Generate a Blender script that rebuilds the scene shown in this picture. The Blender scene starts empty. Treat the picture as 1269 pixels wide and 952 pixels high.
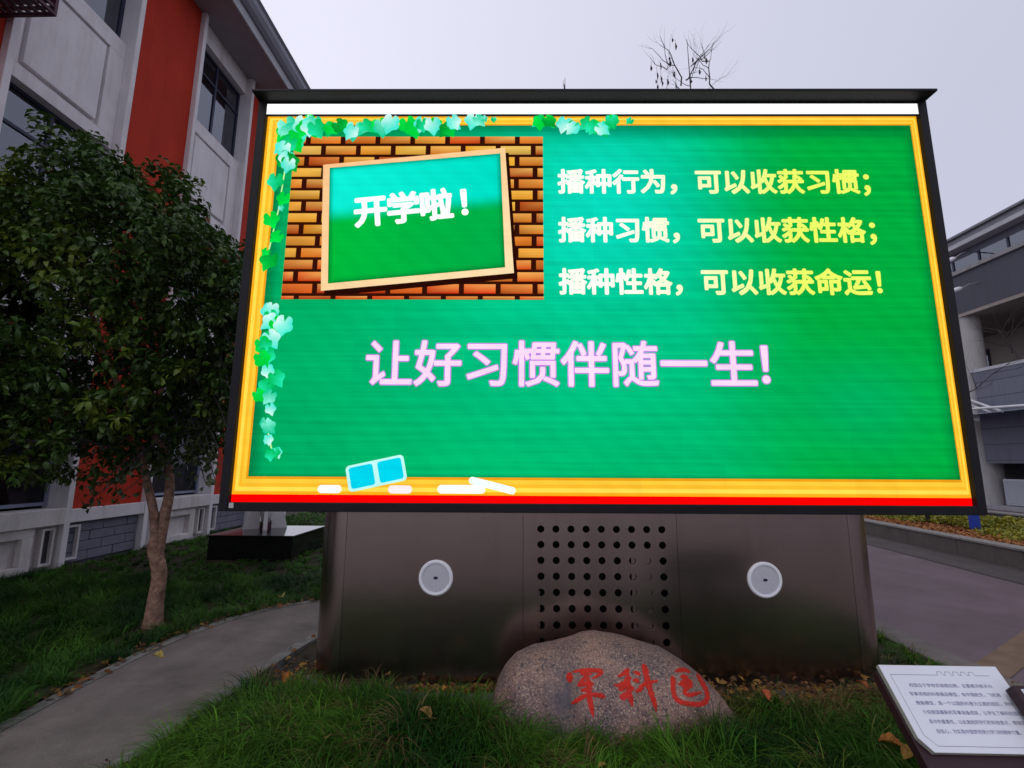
import bpy, bmesh, math, random
import numpy as np
from mathutils import Vector, Matrix
from mathutils.bvhtree import BVHTree
PI = math.pi
S = bpy.context.scene
C = S.collection
random.seed(11); RN = np.random.default_rng(11)

# ------------------------------------------------------------------ camera
PITCH, YAW, ROLL = 0.162940086, 0.0262297219, 0.00480286937
FOC, PW, PH = 600.8, 1269.0, 952.0
EYE = Vector((0, 0, 1.6))
_f = Vector((-math.sin(YAW)*math.cos(PITCH), math.cos(YAW)*math.cos(PITCH), math.sin(PITCH)))
_r = Vector((math.cos(YAW), math.sin(YAW), 0)); _u = _r.cross(_f)
_r, _u = _r*math.cos(ROLL)+_u*math.sin(ROLL), _u*math.cos(ROLL)-_r*math.sin(ROLL)
cam_data = bpy.data.cameras.new('camera'); cam = bpy.data.objects.new('camera', cam_data); C.objects.link(cam)
cam_data.sensor_width = 36; cam_data.lens = 36*FOC/PW; cam_data.clip_start = .05; cam_data.clip_end = 2000
m = Matrix((_r, _u, -_f)).transposed().to_4x4(); m.translation = EYE; cam.matrix_world = m
S.camera = cam
def ray(px, py): return _f*FOC + _r*(px-PW/2) + _u*(PH/2-py)
def at(px, py, ax, val):
    d = ray(px, py); i = 'xyz'.index(ax); return EYE + d*((val-EYE[i])/d[i])

# ------------------------------------------------------------------ world and sun: bright overcast
W = bpy.data.worlds.new('World'); S.world = W; W.use_nodes = True
nt = W.node_tree; nt.nodes.clear(); N = nt.nodes.new; L = nt.links.new
out = N('ShaderNodeOutputWorld'); bg = N('ShaderNodeBackground'); bg.inputs[1].default_value = 0.1
sky = N('ShaderNodeTexSky'); sky.sky_type = 'NISHITA'; sky.sun_disc = False
sky.sun_elevation = math.radians(50); sky.sun_rotation = math.radians(200)
tc = N('ShaderNodeTexCoord'); noi = N('ShaderNodeTexNoise'); noi.inputs['Scale'].default_value = 1.3; noi.inputs['Detail'].default_value = 2
L(tc.outputs['Generated'], noi.inputs['Vector'])
sep = N('ShaderNodeSeparateXYZ'); L(tc.outputs['Generated'], sep.inputs[0])
mr = N('ShaderNodeMapRange'); mr.inputs[1].default_value = -.35; mr.inputs[2].default_value = .75; L(sep.outputs[0], mr.inputs[0])
ad = N('ShaderNodeMath'); ad.operation = 'MULTIPLY_ADD'; ad.inputs[1].default_value = .25; L(noi.outputs[0], ad.inputs[0]); L(mr.outputs[0], ad.inputs[2])
cl = N('ShaderNodeMix'); cl.data_type = 'RGBA'; cl.clamp_factor = True
cl.inputs[6].default_value = (9.2, 9.2, 10.7, 1); cl.inputs[7].default_value = (6.1, 6.2, 7.6, 1); L(ad.outputs[0], cl.inputs[0])
mx = N('ShaderNodeMix'); mx.data_type = 'RGBA'; mx.inputs[0].default_value = .93
L(sky.outputs[0], mx.inputs[6]); L(cl.outputs[2], mx.inputs[7]); L(mx.outputs[2], bg.inputs[0]); L(bg.outputs[0], out.inputs[0])
sd = bpy.data.lights.new('sun', 'SUN'); sd.energy = .5; sd.angle = math.radians(35); sd.color = (1, .96, .9)
sun = bpy.data.objects.new('sun', sd); C.objects.link(sun); sun.rotation_euler = (math.radians(40), 0, math.radians(-20+0))
S.view_settings.view_transform = 'Standard'; S.view_settings.look = 'None'; S.view_settings.gamma = 1
S.view_settings.exposure = 0.0; S.view_settings.use_curve_mapping = False
S.cycles.max_bounces = 6; S.cycles.transparent_max_bounces = 12; S.cycles.use_denoising = True

# ------------------------------------------------------------------ materials
def srgb(r, g, b):
    f = lambda c: (c/255/12.92 if c/255 <= .04045 else ((c/255+.055)/1.055)**2.4)
    return (f(r), f(g), f(b))
def mat(name, col, rough=.7, metal=0., var=.15, scale=3., bump=0., bscale=40., spec=.28, col2=None, coat=0.):
    M = bpy.data.materials.new(name); M.use_nodes = True; t = M.node_tree; p = t.nodes['Principled BSDF']
    p.inputs['Roughness'].default_value = rough; p.inputs['Metallic'].default_value = metal
    p.inputs['Specular IOR Level'].default_value = spec; p.inputs['Coat Weight'].default_value = coat
    tc = t.nodes.new('ShaderNodeTexCoord')
    n = t.nodes.new('ShaderNodeTexNoise'); n.inputs['Scale'].default_value = scale; n.inputs['Detail'].default_value = 6; n.inputs['Roughness'].default_value = .65
    t.links.new(tc.outputs['Object'], n.inputs['Vector'])
    r = t.nodes.new('ShaderNodeValToRGB'); a, b = (col, col2) if col2 else ([c*(1-var) for c in col], [c*(1+var) for c in col])
    r.color_ramp.elements[0].position = .32; r.color_ramp.elements[1].position = .68
    r.color_ramp.elements[0].color = (*a, 1); r.color_ramp.elements[1].color = (*b, 1)
    t.links.new(n.outputs[0], r.inputs[0]); t.links.new(r.outputs[0], p.inputs['Base Color'])
    if bump:
        n2 = t.nodes.new('ShaderNodeTexNoise'); n2.inputs['Scale'].default_value = bscale; n2.inputs['Detail'].default_value = 5
        t.links.new(tc.outputs['Object'], n2.inputs['Vector'])
        bp = t.nodes.new('ShaderNodeBump'); bp.inputs['Strength'].default_value = bump; bp.inputs['Distance'].default_value = .02
        t.links.new(n2.outputs[0], bp.inputs['Height']); t.links.new(bp.outputs[0], p.inputs['Normal'])
    return M
def weather(name, amt, tint=(.55, .5, .45)):
    M = MT[name]; t = M.node_tree; p = t.nodes['Principled BSDF']; lk = p.inputs['Base Color'].links[0]; src = lk.from_socket
    tc = t.nodes.new('ShaderNodeTexCoord'); mp = t.nodes.new('ShaderNodeMapping'); mp.inputs['Scale'].default_value = (3.2, 3.2, .35)
    n = t.nodes.new('ShaderNodeTexNoise'); n.inputs['Scale'].default_value = 1.6; n.inputs['Detail'].default_value = 7; n.inputs['Roughness'].default_value = .7
    r = t.nodes.new('ShaderNodeMapRange'); r.inputs[1].default_value = .48; r.inputs[2].default_value = .75; r.inputs[4].default_value = amt
    m_ = t.nodes.new('ShaderNodeMix'); m_.data_type = 'RGBA'; m_.blend_type = 'MULTIPLY'; m_.inputs[7].default_value = (*tint, 1)
    t.links.new(tc.outputs['Object'], mp.inputs[0]); t.links.new(mp.outputs[0], n.inputs[0]); t.links.new(n.outputs[0], r.inputs[0]); t.links.new(r.outputs[0], m_.inputs[0]); t.links.new(src, m_.inputs[6]); t.links.new(m_.outputs[2], p.inputs['Base Color'])
def attr_mat(name, rough=.5, transl=.0, spec=.4):
    M = bpy.data.materials.new(name); M.use_nodes = True; t = M.node_tree; p = t.nodes['Principled BSDF']
    a = t.nodes.new('ShaderNodeAttribute'); a.attribute_name = 'Col'
    t.links.new(a.outputs['Color'], p.inputs['Base Color']); p.inputs['Roughness'].default_value = rough; p.inputs['Specular IOR Level'].default_value = spec
    if transl:
        tr = t.nodes.new('ShaderNodeBsdfTranslucent'); t.links.new(a.outputs['Color'], tr.inputs[0])
        ms = t.nodes.new('ShaderNodeMixShader'); ms.inputs[0].default_value = transl
        t.links.new(p.outputs[0], ms.inputs[1]); t.links.new(tr.outputs[0], ms.inputs[2]); t.links.new(ms.outputs[0], t.nodes['Material Output'].inputs[0])
    return M
MT = dict(
    red=mat('red_stucco', (.46, .030, .011), .85, var=.10, scale=1.2, bump=.35, bscale=60),
    white=mat('white_wall_paint', (.72, .685, .69), .75, var=.08, scale=1.5, bump=.12, bscale=50),
    white2=mat('cream_base_paint', (.66, .61, .60), .75, var=.12, scale=2.2, bump=.12, bscale=50),
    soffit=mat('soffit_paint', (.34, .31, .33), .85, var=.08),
    gutter=mat('grey_gutter_metal', (.30, .31, .36), .5, var=.08, scale=2),
    roof=mat('dark_roof_tile', (.10, .10, .12), .7, bump=.3),
    block=mat('grey_stone_block', (.17, .175, .22), .8, var=.12, scale=5, bump=.3, bscale=30),
    mortar=mat('mortar', (.09, .09, .10), .9),
    frame=mat('navy_window_frame', (.030, .033, .065), .45, var=.1),
    gframe=mat('grey_window_frame', (.22, .24, .33), .45, var=.1),
    inner=mat('dim_interior', (.055, .05, .06), .9),
    curtain=mat('maroon_curtain', (.22, .02, .035), .85, var=.25, scale=8),
    netcurtain=mat('pale_curtain', (.42, .46, .48), .85, var=.1, scale=8),
    cage=mat('maroon_painted_steel', (.065, .018, .028), .45, var=.2),
    black=mat('black_cabinet_metal', (.0085, .0085, .011), .55, var=.25, scale=2.5, bump=.05, bscale=90, spec=.22),
    steel=mat('brushed_bronze_steel', (.37, .30, .268), .24, 1., var=.06, scale=.8),
    dark=mat('dark_void', (.006, .006, .008), .8),
    rim=mat('white_speaker_rim', (.80, .80, .84), .4, var=.04),
    grille=mat('grey_speaker_grille', (.60, .60, .66), .55, var=.07, scale=70, bump=.6, bscale=260),
    navy=mat('badge_ink', (.02, .02, .06), .5),
    sticker=mat('grey_sticker', (.45, .42, .43), .6, var=.3, scale=90),
    plinth=mat('black_polished_granite', (.012, .011, .012), .10, var=.5, scale=60, spec=.5),
    sculpt=mat('white_sculpture_paint', (.66, .63, .63), .4, var=.05),
    path=mat('path_concrete', (.105, .088, .08), .85, scale=2.2, bump=.4, bscale=70, col2=(.175, .148, .135)),
    pathedge=mat('path_edge_stone', (.085, .082, .072), .85, scale=9, bump=.3, bscale=60, col2=(.20, .195, .18)),
    pave=mat('purple_asphalt', (.092, .064, .074), .6, scale=.9, bump=.35, bscale=140, col2=(.145, .104, .118)),
    tan=mat('tan_paving', (.125, .082, .050), .75, scale=5, bump=.3, bscale=80, col2=(.19, .13, .085)),
    kerb=mat('kerb_stone', (.11, .092, .082), .8, scale=5, bump=.3, bscale=80, col2=(.16, .138, .125)),
    gutterstrip=mat('drain_strip', (.045, .036, .034), .7, scale=2, bump=.3, bscale=80, col2=(.07, .058, .055)),
    ground=mat('far_ground', (.09, .085, .085), .9, scale=.3, col2=(.13, .12, .12)),
    soil=mat('lawn_soil', (.020, .020, .010), .95, scale=7, bump=.8, bscale=60, col2=(.055, .036, .022)),
    wallg=mat('grey_planter_stone', (.085, .072, .066), .8, scale=3, bump=.25, bscale=60, col2=(.12, .104, .096)),
    cap=mat('planter_cap_stone', (.17, .16, .15), .7, scale=6, bump=.2, bscale=60, col2=(.24, .225, .21)),
    bark=mat('tan_bark', (.10, .055, .038), .85, scale=14, bump=1., bscale=28, col2=(.36, .21, .15)),
    darkbark=mat('dark_bark', (.045, .038, .040), .9, scale=12),
    blue=mat('blue_post_paint', (.015, .04, .30), .5, var=.1),
    rb_tile=None, rb_white=mat('off_white_column', (.40, .385, .385), .8, var=.08, scale=1.2, bump=.1),
    rb_ledge=mat('grey_ledge', (.30, .29, .30), .8, var=.1),
    rb_beige=mat('beige_loggia_wall', (.30, .26, .235), .85, var=.08, scale=1.5),
    rb_roof=mat('grey_roof_edge', (.20, .20, .23), .6, var=.1),
    rb_rooflight=mat('pale_roof_edge', (.42, .42, .45), .6, var=.1),
    rail=mat('pale_steel', (.60, .60, .62), .35, var=.05),
    louvre=mat('white_louvre', (.40, .42, .46), .5, var=.05),
    plate=mat('white_sign_plate', (.66, .67, .74), .35, var=.03, scale=2, coat=.2),
    plateedge=mat('plate_edge', (.45, .44, .40), .6),
    maroon=mat('maroon_lectern_metal', (.035, .014, .019), .38, var=.15),
    ink=mat('sign_ink', (.10, .10, .24), .7), line=mat('sign_line', (.16, .16, .22), .7),
    lamp=mat('pale_lamp_shell', (.75, .75, .80), .4),
    paint=mat('red_carving_paint', (.40, .020, .012), .6, scale=55, bump=.5, bscale=70, col2=(.66, .016, .006)),
    leaf=attr_mat('tree_leaf', .42, .22, .3), grass=attr_mat('grass_blade', .6, .22, .08), litter=attr_mat('dry_leaf', .7, .15, .2),
    seed=mat('dry_seed_pods', (.05, .04, .045), .9),
)
def tile_mat():
    M = mat('grey_blue_tile', (.105, .11, .145), .7, var=.1); t = M.node_tree; p = t.nodes['Principled BSDF']
    tc = t.nodes.new('ShaderNodeTexCoord'); mp = t.nodes.new('ShaderNodeMapping'); mp.inputs['Rotation'].default_value = (PI/2, 0, PI/2)
    b = t.nodes.new('ShaderNodeTexBrick'); b.inputs['Color1'].default_value = (.11, .116, .155, 1); b.inputs['Color2'].default_value = (.14, .146, .188, 1)
    b.inputs['Mortar'].default_value = (.075, .078, .10, 1); b.inputs['Scale'].default_value = 1; b.inputs['Brick Width'].default_value = .6; b.inputs['Row Height'].default_value = .3; b.inputs['Mortar Size'].default_value = .02
    t.links.new(tc.outputs['Object'], mp.inputs[0]); t.links.new(mp.outputs[0], b.inputs[0]); t.links.new(b.outputs[0], p.inputs['Base Color'])
    return M
MT['rb_tile'] = tile_mat()
def glass_mat(name, tint, refl):
    M = bpy.data.materials.new(name); M.use_nodes = True; t = M.node_tree; t.nodes.remove(t.nodes['Principled BSDF'])
    tr = t.nodes.new('ShaderNodeBsdfTransparent'); tr.inputs[0].default_value = (*tint, 1)
    g = t.nodes.new('ShaderNodeBsdfGlossy'); g.inputs['Roughness'].default_value = .03; g.inputs[0].default_value = (.85, .9, 1, 1)
    fr = t.nodes.new('ShaderNodeFresnel'); fr.inputs[0].default_value = 1.5
    nn = t.nodes.new('ShaderNodeTexNoise'); nn.inputs['Scale'].default_value = 1.5; bp = t.nodes.new('ShaderNodeBump'); bp.inputs['Strength'].default_value = .08
    t.links.new(nn.outputs[0], bp.inputs['Height']); t.links.new(bp.outputs[0], g.inputs['Normal'])
    ma = t.nodes.new('ShaderNodeMath'); ma.operation = 'MULTIPLY_ADD'; ma.inputs[1].default_value = 1.; ma.inputs[2].default_value = refl; ma.use_clamp = True
    ms = t.nodes.new('ShaderNodeMixShader'); t.links.new(fr.outputs[0], ma.inputs[0]); t.links.new(ma.outputs[0], ms.inputs[0])
    t.links.new(tr.outputs[0], ms.inputs[1]); t.links.new(g.outputs[0], ms.inputs[2]); t.links.new(ms.outputs[0], t.nodes['Material Output'].inputs[0])
    return M
for a_, b_ in (('white', .45), ('white2', .5), ('red', .35), ('rb_white', .5), ('rb_ledge', .5), ('rb_tile', .35), ('wallg', .5), ('steel', .30), ('pave', .2), ('path', .4)): weather(a_, b_)
MT['glass'] = glass_mat('window_glass', (.45, .48, .55), .13)
MT['glassg'] = glass_mat('ground_window_glass', (.6, .6, .65), .0)

# brushed steel: fine horizontal brushing
def steel_mat():
    M = MT['steel']; t = M.node_tree; p = t.nodes['Principled BSDF']
    tc = t.nodes.new('ShaderNodeTexCoord'); mp = t.nodes.new('ShaderNodeMapping'); mp.inputs['Scale'].default_value = (1.2, 1.2, 260)
    n = t.nodes.new('ShaderNodeTexNoise'); n.inputs['Scale'].default_value = 1; n.inputs['Detail'].default_value = 3
    t.links.new(tc.outputs['Object'], mp.inputs[0]); t.links.new(mp.outputs[0], n.inputs[0])
    bp = t.nodes.new('ShaderNodeBump'); bp.inputs['Strength'].default_value = .008; bp.inputs['Distance'].default_value = .0005
    n3 = t.nodes.new('ShaderNodeTexNoise'); n3.inputs['Scale'].default_value = 1.6; bp2 = t.nodes.new('ShaderNodeBump'); bp2.inputs['Strength'].default_value = .10; bp2.inputs['Distance'].default_value = .03
    t.links.new(tc.outputs['Object'], n3.inputs[0]); t.links.new(n3.outputs[0], bp2.inputs['Height'])
    t.links.new(n.outputs[0], bp.inputs['Height']); t.links.new(bp2.outputs[0], bp.inputs['Normal']); t.links.new(bp.outputs[0], p.inputs['Normal'])
    mr = t.nodes.new('ShaderNodeMapRange'); mr.inputs[3].default_value = .17; mr.inputs[4].default_value = .27
    t.links.new(n.outputs[0], mr.inputs[0]); t.links.new(mr.outputs[0], p.inputs['Roughness'])
steel_mat()

MT['steel_corner'] = MT['steel'].copy(); MT['steel_corner'].name = 'bronze_steel_corner'
for n_ in MT['steel_corner'].node_tree.nodes:
    if n_.type == 'MAP_RANGE' and abs(n_.inputs[3].default_value-.17) < 1e-4: n_.inputs[3].default_value = .20; n_.inputs[4].default_value = .30
# granite of the boulder
def granite():
    M = bpy.data.materials.new('speckled_granite'); M.use_nodes = True; t = M.node_tree; p = t.nodes['Principled BSDF']; p.inputs['Roughness'].default_value = .62
    tc = t.nodes.new('ShaderNodeTexCoord')
    n = t.nodes.new('ShaderNodeTexNoise'); n.inputs['Scale'].default_value = 4.5; n.inputs['Detail'].default_value = 5
    r = t.nodes.new('ShaderNodeValToRGB'); e = r.color_ramp.elements; e[0].position = .35; e[0].color = (.105, .072, .078, 1); e[1].position = .62; e[1].color = (.25, .138, .112, 1)
    v = t.nodes.new('ShaderNodeTexNoise'); v.inputs['Scale'].default_value = 95; v.inputs['Detail'].default_value = 3; v.inputs['Roughness'].default_value = .7
    r2 = t.nodes.new('ShaderNodeValToRGB'); r2.color_ramp.elements[0].position = .52; r2.color_ramp.elements[1].position = .66
    mixl = t.nodes.new('ShaderNodeMix'); mixl.data_type = 'RGBA'; mixl.inputs[7].default_value = (.50, .35, .26, 1)
    v2 = t.nodes.new('ShaderNodeTexNoise'); v2.inputs['Scale'].default_value = 48; v2.inputs['Detail'].default_value = 4
    r3 = t.nodes.new('ShaderNodeValToRGB'); r3.color_ramp.elements[0].position = .32; r3.color_ramp.elements[0].color = (1, 1, 1, 1); r3.color_ramp.elements[1].position = .47; r3.color_ramp.elements[1].color = (0, 0, 0, 1)
    mixd = t.nodes.new('ShaderNodeMix'); mixd.data_type = 'RGBA'; mixd.inputs[7].default_value = (.06, .045, .055, 1)
    for x in (n, v, v2): t.links.new(tc.outputs['Object'], x.inputs['Vector'])
    t.links.new(n.outputs[0], r.inputs[0]); t.links.new(v.outputs[0], r2.inputs[0]); t.links.new(v2.outputs[0], r3.inputs[0])
    t.links.new(r2.outputs[0], mixl.inputs[0]); t.links.new(r.outputs[0], mixl.inputs[6])
    t.links.new(r3.outputs[0], mixd.inputs[0]); t.links.new(mixl.outputs[2], mixd.inputs[6]); t.links.new(mixd.outputs[2], p.inputs['Base Color'])
    mp = t.nodes.new('ShaderNodeMapping'); mp.inputs['Location'].default_value = (2.1, 0, -.65); mp.inputs['Scale'].default_value = (6.2, 1.2, 3.8); gr = t.nodes.new('ShaderNodeTexGradient'); gr.gradient_type = 'SPHERICAL'
    nd = t.nodes.new('ShaderNodeTexNoise'); nd.inputs['Scale'].default_value = 7; nd.inputs['Detail'].default_value = 5; t.links.new(tc.outputs['Object'], nd.inputs[0]); t.links.new(tc.outputs['Object'], mp.inputs[0]); t.links.new(mp.outputs[0], gr.inputs[0])
    mu = t.nodes.new('ShaderNodeMath'); mu.operation = 'MULTIPLY'; t.links.new(gr.outputs['Fac'], mu.inputs[0]); t.links.new(nd.outputs[0], mu.inputs[1]); mu2 = t.nodes.new('ShaderNodeMath'); mu2.operation = 'MULTIPLY'; mu2.use_clamp = True; mu2.inputs[1].default_value = 2.4; t.links.new(mu.outputs[0], mu2.inputs[0])
    st = t.nodes.new('ShaderNodeMix'); st.data_type = 'RGBA'; st.inputs[7].default_value = (.055, .056, .075, 1); t.links.new(mu2.outputs[0], st.inputs[0]); t.links.new(mixd.outputs[2], st.inputs[6]); t.links.new(st.outputs[2], p.inputs['Base Color'])
    bp = t.nodes.new('ShaderNodeBump'); bp.inputs['Strength'].default_value = .5; bp.inputs['Distance'].default_value = .012
    t.links.new(v.outputs[0], bp.inputs['Height']); t.links.new(bp.outputs[0], p.inputs['Normal'])
    return M
MT['granite'] = granite()

# LED picture: emission coloured by attribute, with faint scan rows
def led_mat(nm, lo, hi):
    M = bpy.data.materials.new(nm); M.use_nodes = True; t = M.node_tree; t.nodes.remove(t.nodes['Principled BSDF'])
    a = t.nodes.new('ShaderNodeAttribute'); a.attribute_name = 'Col'
    tc = t.nodes.new('ShaderNodeTexCoord'); mp = t.nodes.new('ShaderNodeMapping'); mp.inputs['Scale'].default_value = (.5, 1, 26)
    n = t.nodes.new('ShaderNodeTexNoise'); n.inputs['Scale'].default_value = 1; n.inputs['Detail'].default_value = 4
    t.links.new(tc.outputs['Object'], mp.inputs[0]); t.links.new(mp.outputs[0], n.inputs[0])
    w = t.nodes.new('ShaderNodeTexWave'); w.bands_direction = 'Z'; w.inputs['Scale'].default_value = 14; t.links.new(tc.outputs['Object'], w.inputs[0])
    w2 = t.nodes.new('ShaderNodeTexWave'); w2.bands_direction = 'X'; w2.inputs['Scale'].default_value = 14; t.links.new(tc.outputs['Object'], w2.inputs[0])
    mr = t.nodes.new('ShaderNodeMapRange'); mr.inputs[1].default_value = .35; mr.inputs[2].default_value = .65; mr.inputs[3].default_value = lo; mr.inputs[4].default_value = hi
    t.links.new(n.outputs[0], mr.inputs[0])
    k = t.nodes.new('ShaderNodeMath'); k.operation = 'MULTIPLY_ADD'; k.inputs[1].default_value = .02; t.links.new(w.outputs['Fac'], k.inputs[0]); t.links.new(mr.outputs[0], k.inputs[2])
    k2 = t.nodes.new('ShaderNodeMath'); k2.operation = 'MULTIPLY_ADD'; k2.inputs[1].default_value = .015; t.links.new(w2.outputs['Fac'], k2.inputs[0]); t.links.new(k.outputs[0], k2.inputs[2])
    sn = t.nodes.new('ShaderNodeVectorMath'); sn.operation = 'SNAP'; sn.inputs[1].default_value = (.3205, 10, .3205); t.links.new(tc.outputs['Object'], sn.inputs[0])
    wn = t.nodes.new('ShaderNodeTexWhiteNoise'); t.links.new(sn.outputs[0], wn.inputs[0])
    k3 = t.nodes.new('ShaderNodeMath'); k3.operation = 'MULTIPLY_ADD'; k3.inputs[1].default_value = .055; t.links.new(wn.outputs[0], k3.inputs[0]); t.links.new(k2.outputs[0], k3.inputs[2])
    w3 = t.nodes.new('ShaderNodeTexWave'); w3.bands_direction = 'DIAGONAL'; w3.inputs['Scale'].default_value = 2.6; w3.inputs['Distortion'].default_value = 3; w3.inputs['Detail Scale'].default_value = .4; t.links.new(tc.outputs['Object'], w3.inputs[0])
    k4 = t.nodes.new('ShaderNodeMath'); k4.operation = 'MULTIPLY_ADD'; k4.inputs[1].default_value = .05; t.links.new(w3.outputs['Fac'], k4.inputs[0]); t.links.new(k3.outputs[0], k4.inputs[2])
    e = t.nodes.new('ShaderNodeEmission'); t.links.new(a.outputs['Color'], e.inputs[0]); t.links.new(k4.outputs[0], e.inputs[1])
    t.links.new(e.outputs[0], t.nodes['Material Output'].inputs[0]); return M
MT['led'] = led_mat('led_picture', .92, .98); MT['led_board'] = led_mat('led_board', .84, 1.03)

# ------------------------------------------------------------------ mesh helpers
class MB:
    def __init__(s): s.v, s.f, s.c = [], [], []
    def face(s, pts, col=None):
        i = len(s.v); s.v += [tuple(p) for p in pts]; s.f.append(tuple(range(i, i+len(pts)))); s.c.append(col)
    def box(s, x0, x1, y0, y1, z0, z1, b=0.):
        if b <= 0:
            i = len(s.v)
            s.v += [(x, y, z) for z in (z0, z1) for x, y in ((x0, y0), (x1, y0), (x1, y1), (x0, y1))]
            s.f += [tuple(i+k for k in q) for q in ((3,2,1,0),(4,5,6,7),(0,1,5,4),(1,2,6,5),(2,3,7,6),(3,0,4,7))]; s.c += [None]*6
        else:
            bm = bmesh.new(); bmesh.ops.create_cube(bm, size=1)
            for v in bm.verts: v.co = Vector(((x0+x1)/2+v.co.x*(x1-x0), (y0+y1)/2+v.co.y*(y1-y0), (z0+z1)/2+v.co.z*(z1-z0)))
            bmesh.ops.bevel(bm, geom=bm.edges[:], offset=b, segments=1, affect='EDGES'); s.add_bm(bm)
        return s
    def add_bm(s, bm):
        i = len(s.v); bm.verts.index_update(); s.v += [tuple(v.co) for v in bm.verts]
        for f in bm.faces: s.f.append(tuple(i+v.index for v in f.verts)); s.c.append(None)
        bm.free()
    def tube(s, pts, rad, n=6, cap=True):
        pts = [Vector(p) for p in pts]; rad = rad if hasattr(rad, '__len__') else [rad]*len(pts)
        base = len(s.v); pu = None
        for k, p in enumerate(pts):
            d = (pts[min(k+1, len(pts)-1)]-pts[max(k-1, 0)]).normalized()
            u = (pu - d*pu.dot(d)) if pu else d.orthogonal()
            u = u.normalized() if u.length > 1e-6 else d.orthogonal().normalized(); pu = u; w = d.cross(u)
            for a in range(n):
                t = 2*PI*a/n; q = p+(u*math.cos(t)+w*math.sin(t))*rad[k]; s.v.append(tuple(q))
        for k in range(len(pts)-1):
            for a in range(n):
                b = (a+1) % n; s.f.append((base+k*n+a, base+k*n+b, base+(k+1)*n+b, base+(k+1)*n+a)); s.c.append(None)
        if cap:
            s.f.append(tuple(base+a for a in reversed(range(n)))); s.f.append(tuple(base+(len(pts)-1)*n+a for a in range(n))); s.c += [None]*2
        return s
    def prism(s, poly, axis, a0, a1):
        # poly: 2D points; axis: extrusion axis; order of remaining axes kept
        def P(u, v, w): return {'x': (w, u, v), 'y': (u, w, v), 'z': (u, v, w)}[axis]
        i = len(s.v); n = len(poly); s.v += [P(u, v, a0) for u, v in poly]+[P(u, v, a1) for u, v in poly]
        s.f.append(tuple(i+k for k in reversed(range(n)))); s.f.append(tuple(i+n+k for k in range(n)))
        for k in range(n): s.f.append((i+k, i+(k+1) % n, i+n+(k+1) % n, i+n+k))
        s.c += [None]*(n+2); return s
    def build(s, name, m, parent=None, smooth=False, kind=None, label=None):
        me = bpy.data.meshes.new(name); me.from_pydata(s.v, [], s.f)
        if any(c is not None for c in s.c):
            ca = me.color_attributes.new('Col', 'FLOAT_COLOR', 'CORNER'); data = []
            for f, c in zip(s.f, s.c):
                if c and hasattr(c[0], '__len__'):
                    for q in c: data += [*q, 1]
                else: data += [*(c or (0, 0, 0)), 1]*len(f)
            ca.data.foreach_set('color', data)
        else:
            bm = bmesh.new(); bm.from_mesh(me); bmesh.ops.recalc_face_normals(bm, faces=bm.faces); bm.to_mesh(me); bm.free()
        if smooth: me.polygons.foreach_set('use_smooth', [True]*len(me.polygons))
        return link(name, me, m, parent, kind, label)
def link(name, me, m, parent=None, kind=None, label=None):
    if m and not me.materials: me.materials.append(MT[m] if isinstance(m, str) else m)
    o = bpy.data.objects.new(name, me); C.objects.link(o)
    if parent: o.parent = parent
    if kind: o['kind'] = kind
    if label: o['label'] = label
    return o
def empty(name, loc, label, cat, group=None, rz=0):
    o = bpy.data.objects.new(name, None); C.objects.link(o); o.location = loc; o.rotation_euler.z = rz; o.empty_display_size = .1
    return tag(o, label, cat, group)
def tag(o, label, cat, group=None):
    o['label'] = label; o['category'] = cat
    if group: o['group'] = group
    return o
def npmesh(name, V, F, m, parent=None, col=None, kind=None, smooth=False):
    # V (n,3), F (m,k) index array, col (m,3) per-face
    me = bpy.data.meshes.new(name); k = F.shape[1]
    me.vertices.add(len(V)); me.vertices.foreach_set('co', V.astype(np.float32).ravel())
    me.loops.add(F.size); me.loops.foreach_set('vertex_index', F.astype(np.int32).ravel())
    me.polygons.add(len(F)); me.polygons.foreach_set('loop_start', np.arange(0, F.size, k, dtype=np.int32))
    me.update(calc_edges=True)
    if col is not None:
        ca = me.color_attributes.new('Col', 'FLOAT_COLOR', 'CORNER')
        c4 = np.ones((len(F), k, 4), np.float32); c4[:, :, :3] = col[:, None, :]; ca.data.foreach_set('color', c4.ravel())
    if smooth: me.polygons.foreach_set('use_smooth', np.ones(len(F), bool))
    return link(name, me, m, parent, kind)

# ------------------------------------------------------------------ ground, paving, path
def sheet(name, pts, z, m):
    b = MB(); b.face([(x, y, z) for x, y in pts]); return b.build(name, m, kind='structure')
sheet('ground', [(-400, -400), (400, -400), (400, 400), (-400, 400)], -.03, 'ground')
sheet('pavement', [(3.3, -40), (60, -40), (60, 60), (3.3, 60)], -.012, 'pave')
sheet('forecourt', [(-40, -40), (3.3, -40), (3.3, 1.35), (-40, 1.35)], -.014, 'pave')
sheet('back_pavement', [(-40, 16.2), (3.3, 16.2), (3.3, 60), (-40, 60)], -.013, 'pave')
PL = [(-3.12, 1.35), (-3.14, 2.4), (-3.17, 3.14), (-3.22, 3.73), (-3.2, 4.52), (-2.96, 5.33), (-2.37, 5.95), (-1.5, 6.35), (0, 6.6), (1.6, 6.68), (3.3, 6.7)]
PR = [(-2.12, 1.35), (-2.12, 2.4), (-2.08, 2.9), (-2.02, 3.41), (-1.97, 4.06), (-1.84, 4.78), (-1.55, 5.1), (-1.1, 5.32), (0, 5.5), (1.6, 5.56), (3.3, 5.58)]
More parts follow.
